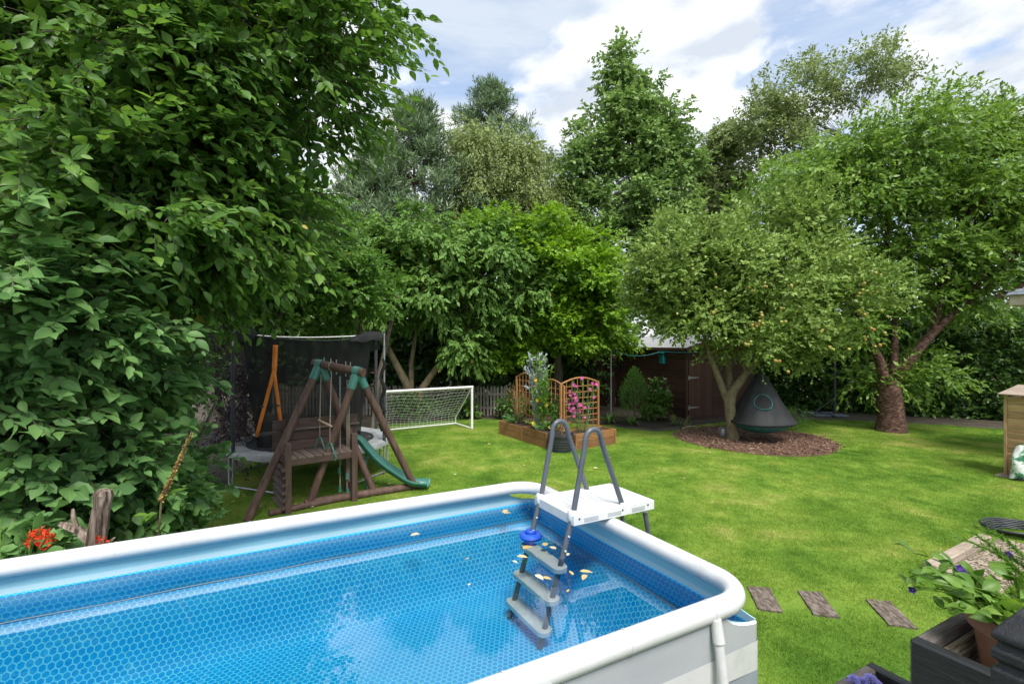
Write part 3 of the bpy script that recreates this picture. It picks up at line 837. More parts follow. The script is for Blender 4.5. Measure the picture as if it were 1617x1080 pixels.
broad('birch_tree', 'dark slim birch right of the tallest tree, left of the windswept birch', (at(1150, 540, Y).x, Y), 14,
      blobs_at(Y, [(1150, 230, 55, 42, 1.6), (1135, 290, 72, 60, 2.0), (1110, 350, 75, 50, 2.0)]),
      70, 28, 1.0, 0.9, 9, 0.26, 0.30, LM['birch_dark'], M['bark'], 23, nfill=3000, tr=0.16, group=GB, sag=0.5, droop=0.5, lo=0.3)
Y = 31
broad('birch_tree', 'windswept airy birch leaning right above the right hand tree', (at(1220, 540, Y).x, Y), 17,
      blobs_at(Y, [(1205, 190, 45, 45, 1.5), (1270, 150, 70, 45, 1.8), (1345, 115, 70, 48, 1.8), (1410, 95, 45, 32, 1.4), (1455, 110, 30, 18, 0.8), (1240, 230, 60, 45, 1.8)]),
      100, 25, 0.85, 0.9, 8, 0.24, 0.28, LM['birch_dark'], M['bark'], 24, tr=0.2, lean=(5.5, 0), group=GB, lo=0.3, updir=0.25, dirw=(0.3, 0.5, 0.3), start=(0.3, 1.0))
# pines: trunk, whorls of boughs, needle tufts
def pine(label, u, vtop, vbot, Y, wpx, seed, dens=1.0, skew=0.0, bare=0.35, group='dark pines behind the garden'):
    r = np.random.default_rng(seed); rd = random.Random(seed)
    top = at(u, vtop, Y); bot = at(u, vbot, Y)
    x0, ht = top.x, top.z
    C, O = [], []
    nw = int(22 * dens)
    for i in range(nw):
        f = i / (nw - 1)
        z = bot.z + (ht - bot.z) * f
        rad = wpx / F * Y * (1 - f) ** 0.75 * (0.75 + 0.5 * rd.random()) + 0.25
        for j in range(6 if f < 0.85 else 4):
            a = rd.uniform(0, 2*math.pi)
            for q in (0.55, 0.95):
                rr = rad * q * rd.uniform(0.75, 1.15)
                C.append((x0 + math.cos(a)*rr + skew*f, Y + math.sin(a)*rr*0.8, z + rr * 0.18 + rd.uniform(-.25, .25)))
                O.append((math.cos(a)*0.8, math.sin(a)*0.8, 0.6))
    C = np.array(C); O = nrm(np.array(O))
    n = 8
    tp = [V(x0 + skew*i/n + rd.uniform(-.1, .1), Y + rd.uniform(-.1, .1), -0.05 + (ht - 0.2) * i / n) for i in range(n + 1)]
    root = make_tree('pine_tree', label, [(tp, [0.24 * (1 - 0.92*i/n) for i in range(n + 1)])], C, M['bark_red'], V(x0, Y, 0), group, seed=seed, r_lim=0.05, limb_n=int(len(C)*0.6), lift=-0.1)
    P, Dd, Oo = twig_starts(r, C, O, 10, 0.55, 0.5, (0.5, 0.8, 0.4), 0.55)
    add_foliage(root, 'needles', r, P, Dd, Oo, LM['pine'], 0.45, 13, 0.34, 0.085, sag=-0.1, droop=-0.25, up=0.4, spread=0.7, jit=0.4)
    return root
pine('dark pine standing leftmost behind the round cherry tree', 655, 172, 400, 27, 98, 31, 1.25)
pine('pine with the highest spiky top left of the tallest tree', 775, 140, 300, 34, 85, 32, 1.0)
pine('short bushy pine low at the left beside the overhanging tree', 590, 222, 420, 26, 85, 33, 1.0)
# a fallow strip of far trees that reads as one mass and closes the view
rw = np.random.default_rng(40)
bl = [(x, 44 + rw.uniform(-3, 3), rw.uniform(2.6, 4.0), 3.2, 2.0, rw.uniform(3.0, 5.5)) for x in np.arange(-44, 62, 3.4)]
C, O = boughs(rw, bl, 640, lo=0.2, back=0.9)
P, Dd, Oo = twig_starts(rw, C, O, 12, 1.2, 0.7)
B, Dl, Nn, S = sprays(rw, P, Dd, np.full(len(P), 1.2), 7, 0.62, out=Oo)
o = link('woodland', leaf_mesh('woodland', B, Dl, Nn, S, 0.32, LM['dark'], 4), None)
tag(o, 'far dark green woodland closing the view behind the trees', 'woodland', kind='stuff')

# --- evergreen understorey behind the picket fence ------------------------------
GS = 'dark shrubs behind the picket fence'
shr = [(-9.6, 19.2, 4.8, 2.1, 'dark shrub at the far left behind the trampoline net'), (-6.6, 19.6, 5.2, 2.2, 'dark shrub behind the trampoline and its orange strap'),
       (-3.9, 20.2, 4.6, 2.0, 'dark shrub behind the left post of the football goal'), (-1.2, 20.0, 4.8, 2.0, 'dark shrub behind the right post of the football goal'),
       (1.5, 20.2, 4.6, 2.0, 'dark shrub behind the silver leaved plant'), (3.6, 21.5, 3.3, 1.7, 'dark shrub left of the shed behind the washing line post')]
for i, (x, y, h_, r_, lab) in enumerate(shr):
    r = np.random.default_rng(50 + i)
    bl = [(x, y, h_*0.45, r_, 1.2, h_*0.52), (x + 0.5, y, h_*0.75, r_*0.7, 1.0, h_*0.3)]
    C, O = boughs(r, bl, 34, lo=0.4, back=0.9)
    root = make_tree('evergreen_shrub', lab, [([V(x, y, -0.05), V(x + .1, y, h_*.4), V(x, y, h_*.8)], [0.08, 0.06, 0.02])], C, M['bark'], V(x, y, 0), GS, cat='shrub', seed=50 + i, limb_n=16)
    P, Dd, Oo = twig_starts(r, C, O, 20, 0.55, 0.7)
    add_foliage(root, 'foliage', r, P, Dd, Oo, LM['dark'], 0.4, 8, 0.19, 0.32)
    fill(root, 550 + i, bl, 2500, .38, LM['dark'], hi=.85)

# --- round cherry with hanging leaves (behind goal) ------------------------------
Y = 16.8
r = np.random.default_rng(60)
bl = blobs_at(Y, [(600, 410, 70, 55, 1.6), (665, 395, 105, 60, 2.0), (700, 450, 100, 55, 1.9), (610, 470, 75, 55, 1.6), (780, 395, 75, 40, 1.5), (845, 440, 55, 35, 1.2), (800, 500, 40, 30, 1.0), (740, 540, 26, 45, 0.8)])
C, O = boughs(r, bl, 195, lo=0.35)
b0 = V(at(652, 540, Y).x, Y, 0)
t1 = [b0 + V(0, 0, -.05), b0 + V(.02, 0, .5), b0 + V(-.1, 0, 1.0), b0 + V(-.55, -.1, 1.9), b0 + V(-.95, -.1, 2.7), b0 + V(-1.3, 0, 3.5), b0 + V(-1.4, 0, 4.6)]
t2 = [b0 + V(.05, 0, .25), b0 + V(.28, 0, 1.0), b0 + V(.75, .1, 1.7), b0 + V(1.25, .1, 2.3), b0 + V(1.9, .1, 3.1), b0 + V(2.6, .1, 4.0)]
t3 = [b0 + V(-.05, 0, .9), b0 + V(-.1, .2, 1.9), b0 + V(.1, .3, 3.2), b0 + V(.2, .3, 4.8)]
root = make_tree('cherry_tree', 'round cherry tree with hanging leaves and forked trunk behind the football goal',
    [(t1, [.19, .17, .14, .11, .09, .06, .03]), (t2, [.13, .13, .1, .08, .06, .03]), (t3, [.1, .08, .06, .03])], C, M['bark_moss'], b0, seed=60, r_lim=0.045)
P, Dd, Oo = twig_starts(r, C, O, 22, 0.5, 0.5, (0.6, 0.7, 0.3), 0.0)
add_foliage(root, 'foliage', r, P, Dd, Oo, LM['cherry'], 0.42, 10, 0.175, 0.27, kind=6, sag=0.35, droop=0.75, up=0.75, spread=0.6, jit=0.3)
fill(root, 560, bl, 5000, .3, LM['cherry'])

# --- bright hornbeam, layered -------------------------------------------------------
Y = 18.0
r = np.random.default_rng(62)
bl = blobs_at(Y, [(820, 370, 75, 42, 1.8), (880, 410, 95, 55, 2.2), (920, 450, 80, 60, 2.0), (940, 510, 60, 50, 1.8), (860, 520, 75, 60, 2.0), (790, 560, 45, 45, 1.2), (985, 535, 35, 14, 0.9), (760, 380, 30, 30, 1.0)])
C, O = boughs(r, bl, 175, lo=0.3)
b0 = V(at(880, 540, Y).x, Y + .5, 0)
root = make_tree('hornbeam_tree', 'bright yellow green layered tree left of the shed', [([b0 + V(0, 0, -.05), b0 + V(.1, 0, 1.5), b0 + V(0, 0, 3), b0 + V(-.3, 0, 4.6), b0 + V(-.4, 0, 6.0)], [.2, .17, .13, .08, .03])], C, M['bark'], b0, seed=62, r_lim=0.04)
P, Dd, Oo = twig_starts(r, C, O, 36, 0.6, 0.24, (0.6, 0.75, 0.25), -0.05)
add_foliage(root, 'foliage', r, P, Dd, Oo, LM['hornbeam'], 0.45, 10, 0.145, 0.36, sag=0.12, droop=0.15, up=1.3, spread=0.9, jit=0.3)
fill(root, 562, bl, 5000, .26, LM['hornbeam'])

# --- apple tree --------------------------------------------------------------------
Y = 13.4
r = np.random.default_rng(64)
bl = blobs_at(Y, [(1060, 420, 62, 60, 1.5), (1090, 480, 85, 60, 1.7), (1150, 430, 85, 70, 1.8), (1240, 380, 75, 65, 1.8), (1290, 350, 42, 52, 1.2), (1245, 465, 85, 65, 1.8), (1320, 455, 60, 50, 1.5), (1190, 525, 78, 40, 1.5), (1275, 530, 62, 38, 1.4), (1045, 470, 35, 30, 1.0), (1080, 370, 40, 35, 1.0)])
C, O = boughs(r, bl, 225, lo=0.35)
b0 = gp(1158, 694)
t1 = [b0 + V(0, 0, -.05), b0 + V(-.05, 0, .45), b0 + V(-.1, 0, .95), b0 + V(-.02, 0, 1.3), b0 + V(.35, .05, 1.75), b0 + V(.9, .1, 2.3), b0 + V(1.5, .2, 3.0), b0 + V(1.9, .2, 4.2)]
t2 = [b0 + V(-.1, 0, .9), b0 + V(-.3, .1, 1.5), b0 + V(-.6, .1, 2.3), b0 + V(-.9, .1, 3.3)]
t3 = [b0 + V(-.05, .05, 1.1), b0 + V(.05, .4, 1.9), b0 + V(.3, .5, 3.2), b0 + V(.5, .5, 4.6)]
apple = make_tree('apple_tree', 'apple tree with many small apples over the bark chip circle', [(t1, [.17, .15, .14, .13, .1, .08, .06, .03]), (t2, [.1, .09, .06, .03]), (t3, [.1, .08, .06, .03])], C, M['bark_moss'], b0, seed=64, r_lim=0.04)
P, Dd, Oo = twig_starts(r, C, O, 34, 0.5, 0.7, (0.5, 0.7, 0.35), 0.3)
add_foliage(apple, 'foliage', r, P, Dd, Oo, LM['apple'], 0.42, 10, 0.118, 0.31, sag=0.1, droop=0.05, up=0.7, spread=0.75, jit=0.45)
fill(apple, 564, bl, 7000, .2, LM['apple'])
# tall water shoots
Ps, Ds = [], []
for u, v in ((1300, 300), (1290, 320), (1275, 325), (1040, 370), (1075, 375), (1215, 335), (1250, 330), (1320, 340), (1350, 400), (1010, 430), (1160, 375)):
    p = at(u, v + 20, Y - .2); Ps.append(p); Ds.append((r.normal(0, .12), r.normal(0, .12), 1))
add_foliage(apple, 'water_shoots', r, np.array(Ps), nrm(np.array(Ds)), nrm(np.array(Ds)), LM['apple'], 0.8, 22, 0.1, 0.26, sag=0, droop=-0.35, up=0.2, spread=0.8, twig=0.006, twigmat=M['bark_moss'])
ab = MB()
ab.lathe([(0.0, -0.030), (0.016, -0.036), (0.03, -0.022), (0.037, 0.0), (0.034, 0.02), (0.02, 0.032), (0.006, 0.026)], n=10)
am, N, L = newmat('apple_skin')
out = N.new('ShaderNodeOutputMaterial'); b = N.new('ShaderNodeBsdfPrincipled'); L.new(b.outputs[0], out.inputs[0])
oi = N.new('ShaderNodeObjectInfo'); f_ = math_(N, L, 'ADD', math_(N, L, 'MULTIPLY', oi.outputs['Random'], 0.6), math_(N, L, 'MULTIPLY', noise(N, L, coords(N, L), 14, 2), 0.5))
L.new(ramp(N, L, f_, [(0.25, (0.22, 0.28, 0.05)), (0.55, (0.34, 0.33, 0.08)), (0.8, (0.42, 0.25, 0.07)), (0.95, (0.42, 0.12, 0.05))]), b.inputs['Base Color']); b.inputs['Roughness'].default_value = 0.35
ame = ab.mesh('apple', am)
ctr = Vector(at(1210, 450, Y))
for i in range(36):                       # fruit hangs in twos and threes
    u, v = (r.uniform(1170, 1400), r.uniform(430, 590)) if i < 28 else (r.uniform(1040, 1200), r.uniform(400, 560))
    q = at(u, v, Y - r.uniform(1.5, 2.1))
    for j in range(int(r.integers(1, 4))):
        link('apple', ame, apple, Matrix.Translation(q + V(r.uniform(-.09, .09), r.uniform(-.06, .06), r.uniform(-.08, .08))) @ Matrix.Rotation(r.uniform(-.6, .6), 4, 'X') @ Matrix.Scale(r.uniform(0.8, 1.15), 4))

# --- right hand paper-bark cherry ----------------------------------------------------
Y = 14.9
r = np.random.default_rng(66)
bl = blobs_at(Y, [(1235, 315, 60, 40, 1.6), (1295, 280, 80, 55, 2.0), (1380, 245, 80, 60, 2.2), (1470, 225, 80, 58, 2.2), (1560, 212, 70, 58, 2.0), (1640, 215, 70, 65, 2.0), (1350, 330, 90, 60, 2.0), (1450, 310, 100, 60, 2.2), (1560, 300, 80, 55, 1.8),
                  (1440, 395, 80, 40, 1.8), (1530, 390, 65, 40, 1.6), (1500, 465, 60, 28, 1.2, 900), (1425, 470, 60, 40, 1.0, 900), (1540, 445, 65, 32, 1.2, 1300), (1360, 510, 30, 30, .8, 700), (1450, 585, 55, 25, 0.8, 1100), (1385, 595, 35, 30, .8, 700), (1640, 350, 60, 90, 1.5)])
C, O = boughs(r, bl, 290, lo=0.3)
b0 = gp(1407, 681)
def limb(*p): return [b0 + V(*q) for q in p]
T = [(limb((0, 0, -.05), (0, 0, .5), (-.05, 0, 1.0), (-.1, 0, 1.5)), [.42, .34, .33, .28]),
     (limb((-.1, 0, 1.2), (-.35, 0, 2.1), (-.75, .1, 3.0), (-1.1, .2, 4.2), (-1.5, .3, 5.6), (-1.8, .3, 7.2)), [.15, .125, .11, .09, .06, .03]),
     (limb((.05, 0, 1.3), (.1, 0, 2.2), (.2, .1, 3.4), (.1, .3, 5.0), (.1, .3, 7.5)), [.13, .10, .085, .06, .03]),
     (limb((0, 0, 1.3), (.55, -.1, 2.2), (1.15, -.1, 2.9), (2.0, -.1, 3.7), (2.9, -.1, 4.3), (3.6, 0, 5.2), (4.1, 0, 6.6)), [.15, .13, .12, .10, .08, .06, .03]),
     (limb((1.15, -.1, 2.9), (1.7, .2, 4.2), (2.2, .3, 5.8), (2.5, .3, 7.6)), [.1, .08, .06, .03]),
     (limb((2.0, -.1, 3.7), (3.2, -.3, 4.0), (4.4, -.4, 4.9), (5.2, -.4, 5.2)), [.09, .07, .05, .02])]
root = make_tree('cherry_tree', 'large multi stemmed cherry with red brown peeling bark at the right', T, C, M['bark_red'], b0, seed=66, r_lim=0.05, start=(0.3, 1.0))
P, Dd, Oo = twig_starts(r, C, O, 30, 0.62, 0.7, (0.5, 0.7, 0.35), 0.1)
add_foliage(root, 'foliage', r, P, Dd, Oo, LM['paper'], 0.5, 10, 0.165, 0.24, sag=0.25, droop=0.35, up=0.6, spread=0.7, jit=0.45)
fill(root, 566, bl, 7000, .24, LM['paper'], .26)

# --- clipped hedge on the right ---------------------------------------------------------
r = np.random.default_rng(68)
h0, h1 = V(8.6, 20.6, 0), V(19.5, 15.4, 0)
hd_ = (h1 - h0).normalized(); hn = V(hd_.y, -hd_.x, 0)
if hn.y > 0: hn = -hn
hroot = thing('hedge', 'tall dark green hedge behind the right hand cherry tree', 'hedge', h0)
n = 7200
s_ = r.uniform(0, (h1 - h0).length, n); zz = r.uniform(0.05, 3.35, n) ; dd = r.normal(0, 0.12, n) + 0.12*np.sin(s_*2.3) + 0.1*np.sin(s_*5.1 + zz*2)
top = r.random(n) < 0.22
zz = np.where(top, 3.3 + r.normal(0, .14, n) + 0.18*np.sin(s_*1.7), zz); dd = np.where(top, -r.uniform(0, 1.0, n), dd)
P = np.array(h0)[None] + np.array(hd_)[None]*s_[:, None] + np.array(hn)[None]*dd[:, None]; P[:, 2] = zz
O = np.where(top[:, None], np.array([[0, 0, 1.0]]), np.array(hn)[None])
Dd = nrm(O*0.6 + r.normal(0, .55, (n, 3)) + np.array([0, 0, .15]))
add_foliage(hroot, 'foliage', r, P, Dd, O, LM['hedge'], 0.28, 9, 0.14, 0.34, sag=0.2, droop=0.25, up=0.55)
hb = MB()
for i in range(30):
    c = h0 + hd_ * (0.2 + i*0.41) - hn*0.55
    hb.tube([c + V(0, 0, -.05), c + V(r.normal(0, .05), r.normal(0, .05), 1.5), c + V(r.normal(0, .2), r.normal(0, .2), 3.1)], [.05, .04, .015], 5)
hb.build('stems', M['bark'], hroot)
n = 2600                                   # the hedge's shaded back face
s_ = r.uniform(0, (h1 - h0).length, n)
P = np.array(h0)[None] + np.array(hd_)[None]*s_[:, None] - np.array(hn)[None]*(0.9 + r.normal(0, .1, n))[:, None]; P[:, 2] = r.uniform(0, 3.3, n)
Dd = nrm(r.normal(0, .6, (n, 3)) - np.array(hn)[None]*0.4)
add_foliage(hroot, 'foliage', r, P, Dd, -np.array(hn)[None].repeat(n, 0), LM['hedge'], 0.3, 9, 0.2, 0.36, up=0.4)

# --- left hand trees: overhanging canopy ---------------------------------------------------
r = np.random.default_rng(70)
bl = [(-4.9, 6.2, 5.6, 3.0, 2.0, 2.5), (-3.8, 6.4, 5.9, 1.4, 1.4, 1.6), (-3.75, 5.9, 4.3, 1.1, 1.2, 1.0), (-4.6, 5.4, 4.0, 1.6, 1.5, 1.2), (-2.8, 6.6, 7.2, 1.2, 1.1, 1.1), (-5.5, 5.6, 7.6, 2.4, 2.0, 1.6), (-4.1, 7.2, 3.9, 1.1, 1.0, 0.8)]
C, O = boughs(r, bl, 215, lo=0.4, back=0.75)
b0 = V(-5.9, 6.6, 0)
T = [([b0 + V(0, 0, -.05), b0 + V(.1, 0, 1.2), b0 + V(.15, -.1, 2.6), b0 + V(.5, -.1, 4.2), b0 + V(.9, 0, 6.0), b0 + V(1.2, 0, 7.8)], [.17, .15, .13, .1, .07, .03]),
     ([b0 + V(.15, -.1, 2.4), b0 + V(.9, -.2, 3.4), b0 + V(1.9, -.2, 4.4), b0 + V(2.9, -.1, 5.2), b0 + V(3.7, 0, 5.9)], [.1, .08, .06, .04, .02])]
ltree = make_tree('overhanging_tree', 'large dark green tree overhanging the top left corner', T, C, M['bark'], b0, seed=70, r_lim=0.035, lift=0.1)
P, Dd, Oo = twig_starts(r, C, O, 22, 0.5, 0.5, (0.6, 0.6, 0.3), -0.05)
add_foliage(ltree, 'foliage', r, P, Dd, Oo, LM['left_tree'], 0.5, 10, 0.14, 0.3, kind=6, near=300, sag=0.3, droop=0.45, up=0.9, spread=0.75, jit=0.35, twig=0.004, twigmat=M['bark'])
fill(ltree, 570, bl, 14000, .2, LM['left_tree'], hi=.9)
# the two sprays that reach out against the sky
Ps = np.array([at(575, 20, 6.2), at(560, 55, 6.2), at(590, 95, 6.3), at(545, 100, 6.1), at(600, 35, 6.3), at(560, 130, 6.2), at(520, 170, 6.1), at(500, 230, 6.0), at(520, 90, 6.0), at(530, 20, 6.0), at(500, 300, 6.0), at(480, 350, 6.0)])
Ds = nrm(np.array([(1, 0, .1), (1, 0, -.05), (1, -.1, .0), (1, 0, .15), (1, .2, .0), (.9, 0, -.3), (1, 0, -.4), (1, 0, -.1), (1, 0, .3), (1, 0, .4), (1, 0, -.1), (1, .1, -.3)]))
add_foliage(ltree, 'sprays', r, np.repeat(Ps, 3, 0) + r.normal(0, .05, (36, 3)), nrm(np.repeat(Ds, 3, 0) + r.normal(0, .2, (36, 3))), np.repeat(Ds, 3, 0), LM['left_tree'], 0.62, 16, 0.115, 0.26, kind=6, sag=0.25, droop=0.5, up=0.9, spread=0.6, jit=0.2, twig=0.005, twigmat=M['bark'])
# smaller trees further back under it
for i, (x, y, h_, bl_, lab) in enumerate([
    (-6.3, 11.6, 6.5, [(-6.2, 11.5, 4.3, 2.0, 1.4, 1.5), (-5.8, 11.6, 5.2, 1.6, 1.3, 1.5)], 'slim leafy tree behind the left pole of the trampoline'),
    (-4.1, 13.4, 6.6, [(-4.6, 13.2, 4.2, 1.5, 1.3, 1.3), (-5.4, 13.2, 5.2, 1.4, 1.2, 1.3)], 'slim leafy tree behind the middle of the trampoline net'),
    (-8.6, 12.6, 6.5, [(-8.4, 12.4, 4.0, 2.0, 1.4, 2.0), (-7.4, 12.4, 5.6, 1.8, 1.3, 1.8)], 'slim leafy tree far left behind the broad leaved shrub')]):
    rr = np.random.default_rng(80 + i); rd = random.Random(80 + i)
    C, O = boughs(rr, bl_, 60, lo=0.35, back=0.7)
    b_ = V(x, y, 0)
    T = [([b_ + V(q*.35, 0, -.05), b_ + V(q*.5 + rd.uniform(-.1, .1), 0, 1.6), b_ + V(q*.8, .1, 3.0), b_ + V(q*1.0, .1, h_*.58)], [.08, .07, .055, .02]) for q in (-1, 0, 1)]
    root = make_tree('understorey_tree', lab, T, C, M['bark'], b_, 'slim trees behind the trampoline', seed=80 + i, r_lim=0.02)
    P, Dd, Oo = twig_starts(rr, C, O, 26, 0.5, 0.5)
    add_foliage(root, 'foliage', rr, P, Dd, Oo, LM['left_tree'], 0.42, 9, 0.17, 0.32, sag=0.2, droop=0.3)
    fill(root, 580 + i, bl_, 3000, .24, LM['left_tree'])
# broad leaved shrub at the left, and a lighter one above it
r = np.random.default_rng(90)
bl = [(-4.65, 4.85, 1.3, 1.1, 0.9, 1.2), (-4.65, 5.5, 1.15, 0.95, 0.9, 1.05), (-4.75, 6.3, 1.1, 0.85, 0.8, 0.95), (-5.1, 5.0, 2.2, 1.2, 0.9, 0.75), (-4.1, 4.55, 0.75, 0.7, 0.45, 0.7)]
C, O = boughs(r, bl, 120, lo=0.5, back=0.8)
b0 = V(-4.8, 5.2, 0)
T = [([b0 + V(q, w, -.05), b0 + V(q*1.3, w*1.2, .9), b0 + V(q*1.8, w*1.6, 1.9)], [.035, .03, .015]) for q, w in ((0, 0), (.3, -.2), (.3, .5), (-.3, .1), (.5, .9))]
shrub = make_tree('broad_leaved_shrub', 'large broad leaved green shrub at the left behind the pool', T, C, M['bark'], b0, cat='shrub', seed=90, r_lim=0.02)
P, Dd, Oo = twig_starts(r, C, O, 17, 0.36, 0.8, (0.7, 0.6, 0.3), 0.05)
add_foliage(shrub, 'foliage', r, P, Dd, Oo, LM['left_shrub'], 0.3, 7, 0.155, 0.37, kind=6, near=300, sag=0.3, droop=0.45, up=0.6, spread=0.8, jit=0.3, twig=0.004, twigmat=M['bark'])
r = np.random.default_rng(91)
bl = [(-4.5, 4.3, 2.75, 0.85, 0.6, 0.5), (-4.2, 4.0, 3.35, 0.6, 0.5, 0.55), (-4.1, 4.9, 2.85, 0.6, 0.6, 0.35), (-4.2, 5.8, 2.3, 0.5, 0.6, 0.3), (-4.6, 4.2, 2.0, .5, .4, .5)]
C, O = boughs(r, bl, 62, lo=0.4, back=0.7)
b0 = V(-5.0, 4.6, 0)
T = [([b0 + V(q, w, -.05), b0 + V(q + .1, w - .1, 1.4), b0 + V(q + .6, w - .3, 2.9)], [.04, .03, .012]) for q, w in ((0, 0), (.2, .3))]
root = make_tree('lilac_shrub', 'lighter green leafy branches arching at the left edge above the broad leaved shrub', T, C, M['bark'], b0, cat='shrub', seed=91, r_lim=0.016, lift=0.3)
P, Dd, Oo = twig_starts(r, C, O, 11, 0.3, 0.5, (0.7, 0.4, 0.25), 0.05)
Dd = nrm(Dd + np.array([0.35, -0.25, 0]))
add_foliage(root, 'foliage', r, P, Dd, Oo, LM['left_shrub'], 0.42, 8, 0.15, 0.28, kind=6, near=260, sag=0.25, droop=0.25, up=1.1, spread=0.75, jit=0.2, twig=0.004, twigmat=M['bark'])
# dark purple elder
r = np.random.default_rng(92)
C, O = boughs(r, [(-5.4, 9.6, 2.25, 0.75, 0.6, 0.9), (-5.2, 9.6, 1.2, .7, .5, .8)], 42, lo=0.3, back=0.6)
b0 = V(-5.5, 9.8, 0)
root = make_tree('elder_shrub', 'black purple fine leaved elder left of the trampoline', [([b0 + V(0, 0, -.05), b0 + V(0, 0, 1.0), b0 + V(.1, 0, 2.2)], [.05, .04, .015])], C, M['bark'], b0, cat='shrub', seed=92, r_lim=0.02)
P, Dd, Oo = twig_starts(r, C, O, 24, 0.3, 0.8)
add_foliage(root, 'foliage', r, P, Dd, Oo, LM['purple'], 0.26, 10, 0.085, 0.13, sag=0.3, droop=0.3)
# ivy and ground plants at the feet of things
def ground_plant(name, lab, x, y, rx, ry, h_, nbg, m_, tl, k, leaf, asp, mat_, seed, cat='plant', group=None, kind=4, near=0, **kw):
    r = np.random.default_rng(seed)
    C, O = boughs(r, [(x, y, h_*0.45, rx, ry, h_*0.5)], nbg, lo=0.2, back=0.5)
    root = make_tree(name, lab, [([V(x, y, -.03), V(x, y, h_*.4), V(x + .03, y, h_*.7)], [.02, .015, .006])], C, M['bark'], V(x, y, 0), group, cat=cat, seed=seed, r_lim=0.01, limb_n=14)
    P, Dd, Oo = twig_starts(r, C, O, m_, min(rx, h_)*0.3, 0.8, (0.6, 0.6, 0.35), 0.25)
    add_foliage(root, 'foliage', r, P, Dd, Oo, mat_, tl, k, leaf, asp, kind=kind, near=near, **kw)
    return root
ground_plant('ivy_bush', 'low ivy bush at the foot of the broad leaved shrub beside the lawn', -3.95, 5.75, .5, .45, .7, 26, 12, .2, 7, .085, .36, LM['left_shrub'], 101, near=60)
ground_plant('ivy_bush', 'dark green ivy growing through the picket fence behind the goal net', -1.7, 17.2, .75, .4, 1.0, 22, 14, .25, 7, .1, .34, LM['hedge'], 102)
ground_plant('fern_clump', 'green clump at the right end of the picket fence', 0.0, 17.1, .7, .4, 0.9, 22, 14, .25, 7, .1, .3, LM['hedge'], 103)
ground_plant('leafy_plant', 'green clump beneath the cherry tree behind the left goal post', -3.2, 16.6, .8, .4, 0.9, 22, 14, .25, 7, .1, .3, LM['dark'], 104)
ground_plant('leafy_shrub', 'round leafy shrub against the shed wall, right of the small conifer', 4.75, 16.6, .5, .4, 1.35, 24, 13, .22, 7, .12, .34, LM['hedge'], 105)
ground_plant('grey_plant', 'low grey green plant at the corner of the shed', 5.35, 15.75, .35, .25, .28, 12, 10, .14, 7, .06, .15, LM['birch_dark'], 106)
ground_plant('trailing_plant', 'feathery green plant right behind the hanging pod seat', 8.5, 15.2, .75, .4, .5, 18, 12, .3, 9, .08, .12, LM['conifer'], 107)
# small conifer: a narrow flame of upright sprays
r = np.random.default_rng(108)
cb_ = V(4.05, 16.5, 0)
n = 700
f_ = r.random(n) ** 0.7; a_ = r.uniform(0, 2*np.pi, n); rad = (0.46 * np.minimum(1, 2.2*(1 - f_)) ** 0.8) * (0.5 + 0.5*r.random(n))
P = np.column_stack([cb_.x + rad*np.cos(a_), cb_.y + rad*np.sin(a_), 0.1 + f_*1.55])
O = np.column_stack([np.cos(a_), np.sin(a_), np.full(n, .4)])
root = make_tree('small_conifer', 'small bright green cone shaped conifer in the bed by the shed', [([cb_ + V(0, 0, -.03), cb_ + V(0, 0, .8), cb_ + V(0, 0, 1.6)], [.03, .02, .006])], P[:10], M['bark'], cb_, seed=108, r_lim=.01)
add_foliage(root, 'foliage', r, P, nrm(O*.5 + np.array([0, 0, 1.0]) + r.normal(0, .15, (n, 3))), nrm(O), LM['conifer'], 0.17, 9, 0.06, 0.16, sag=0, droop=-0.4, up=0.2, spread=0.6)
# strap leaved clump
def strap_clump(name, lab, c, n, ln, wd, mat_, seed, group=None, per=True):
    rd = random.Random(seed)
    root = thing(name, lab, 'plant', c, group)
    for i in range(n):
        a_ = rd.uniform(0, 2*math.pi); l = ln*rd.uniform(.6, 1.15); o_ = rd.uniform(.35, .9)
        d = V(math.cos(a_), math.sin(a_), 0); s__ = V(-d.y, d.x, 0)
        rows = []
        for t in (0, .25, .5, .75, 1.0):
            p = V(*c) + d*(0.03 + l*o_*t) + V(0, 0, l*(t - o_*t*t*1.05))
            w_ = wd*(1 - t**2.2)*.5 + .001
            rows.append([p - s__*w_ + V(0, 0, w_*.3), p, p + s__*w_ + V(0, 0, w_*.3)])
        b_ = MB(); b_.grid(rows); b_.build('leaf', mat_, root, smooth=60)
    return root
strap_clump('daylily_clump', 'arching strap leaved clump left of the small conifer', (3.1, 16.0, 0.01), 34, .75, .05, LM['conifer'], 110)
strap_clump('daylily_clump', 'smaller strap leaved clump in front of the small conifer', (3.75, 15.7, 0.01), 26, .6, .05, LM['hedge'], 111)
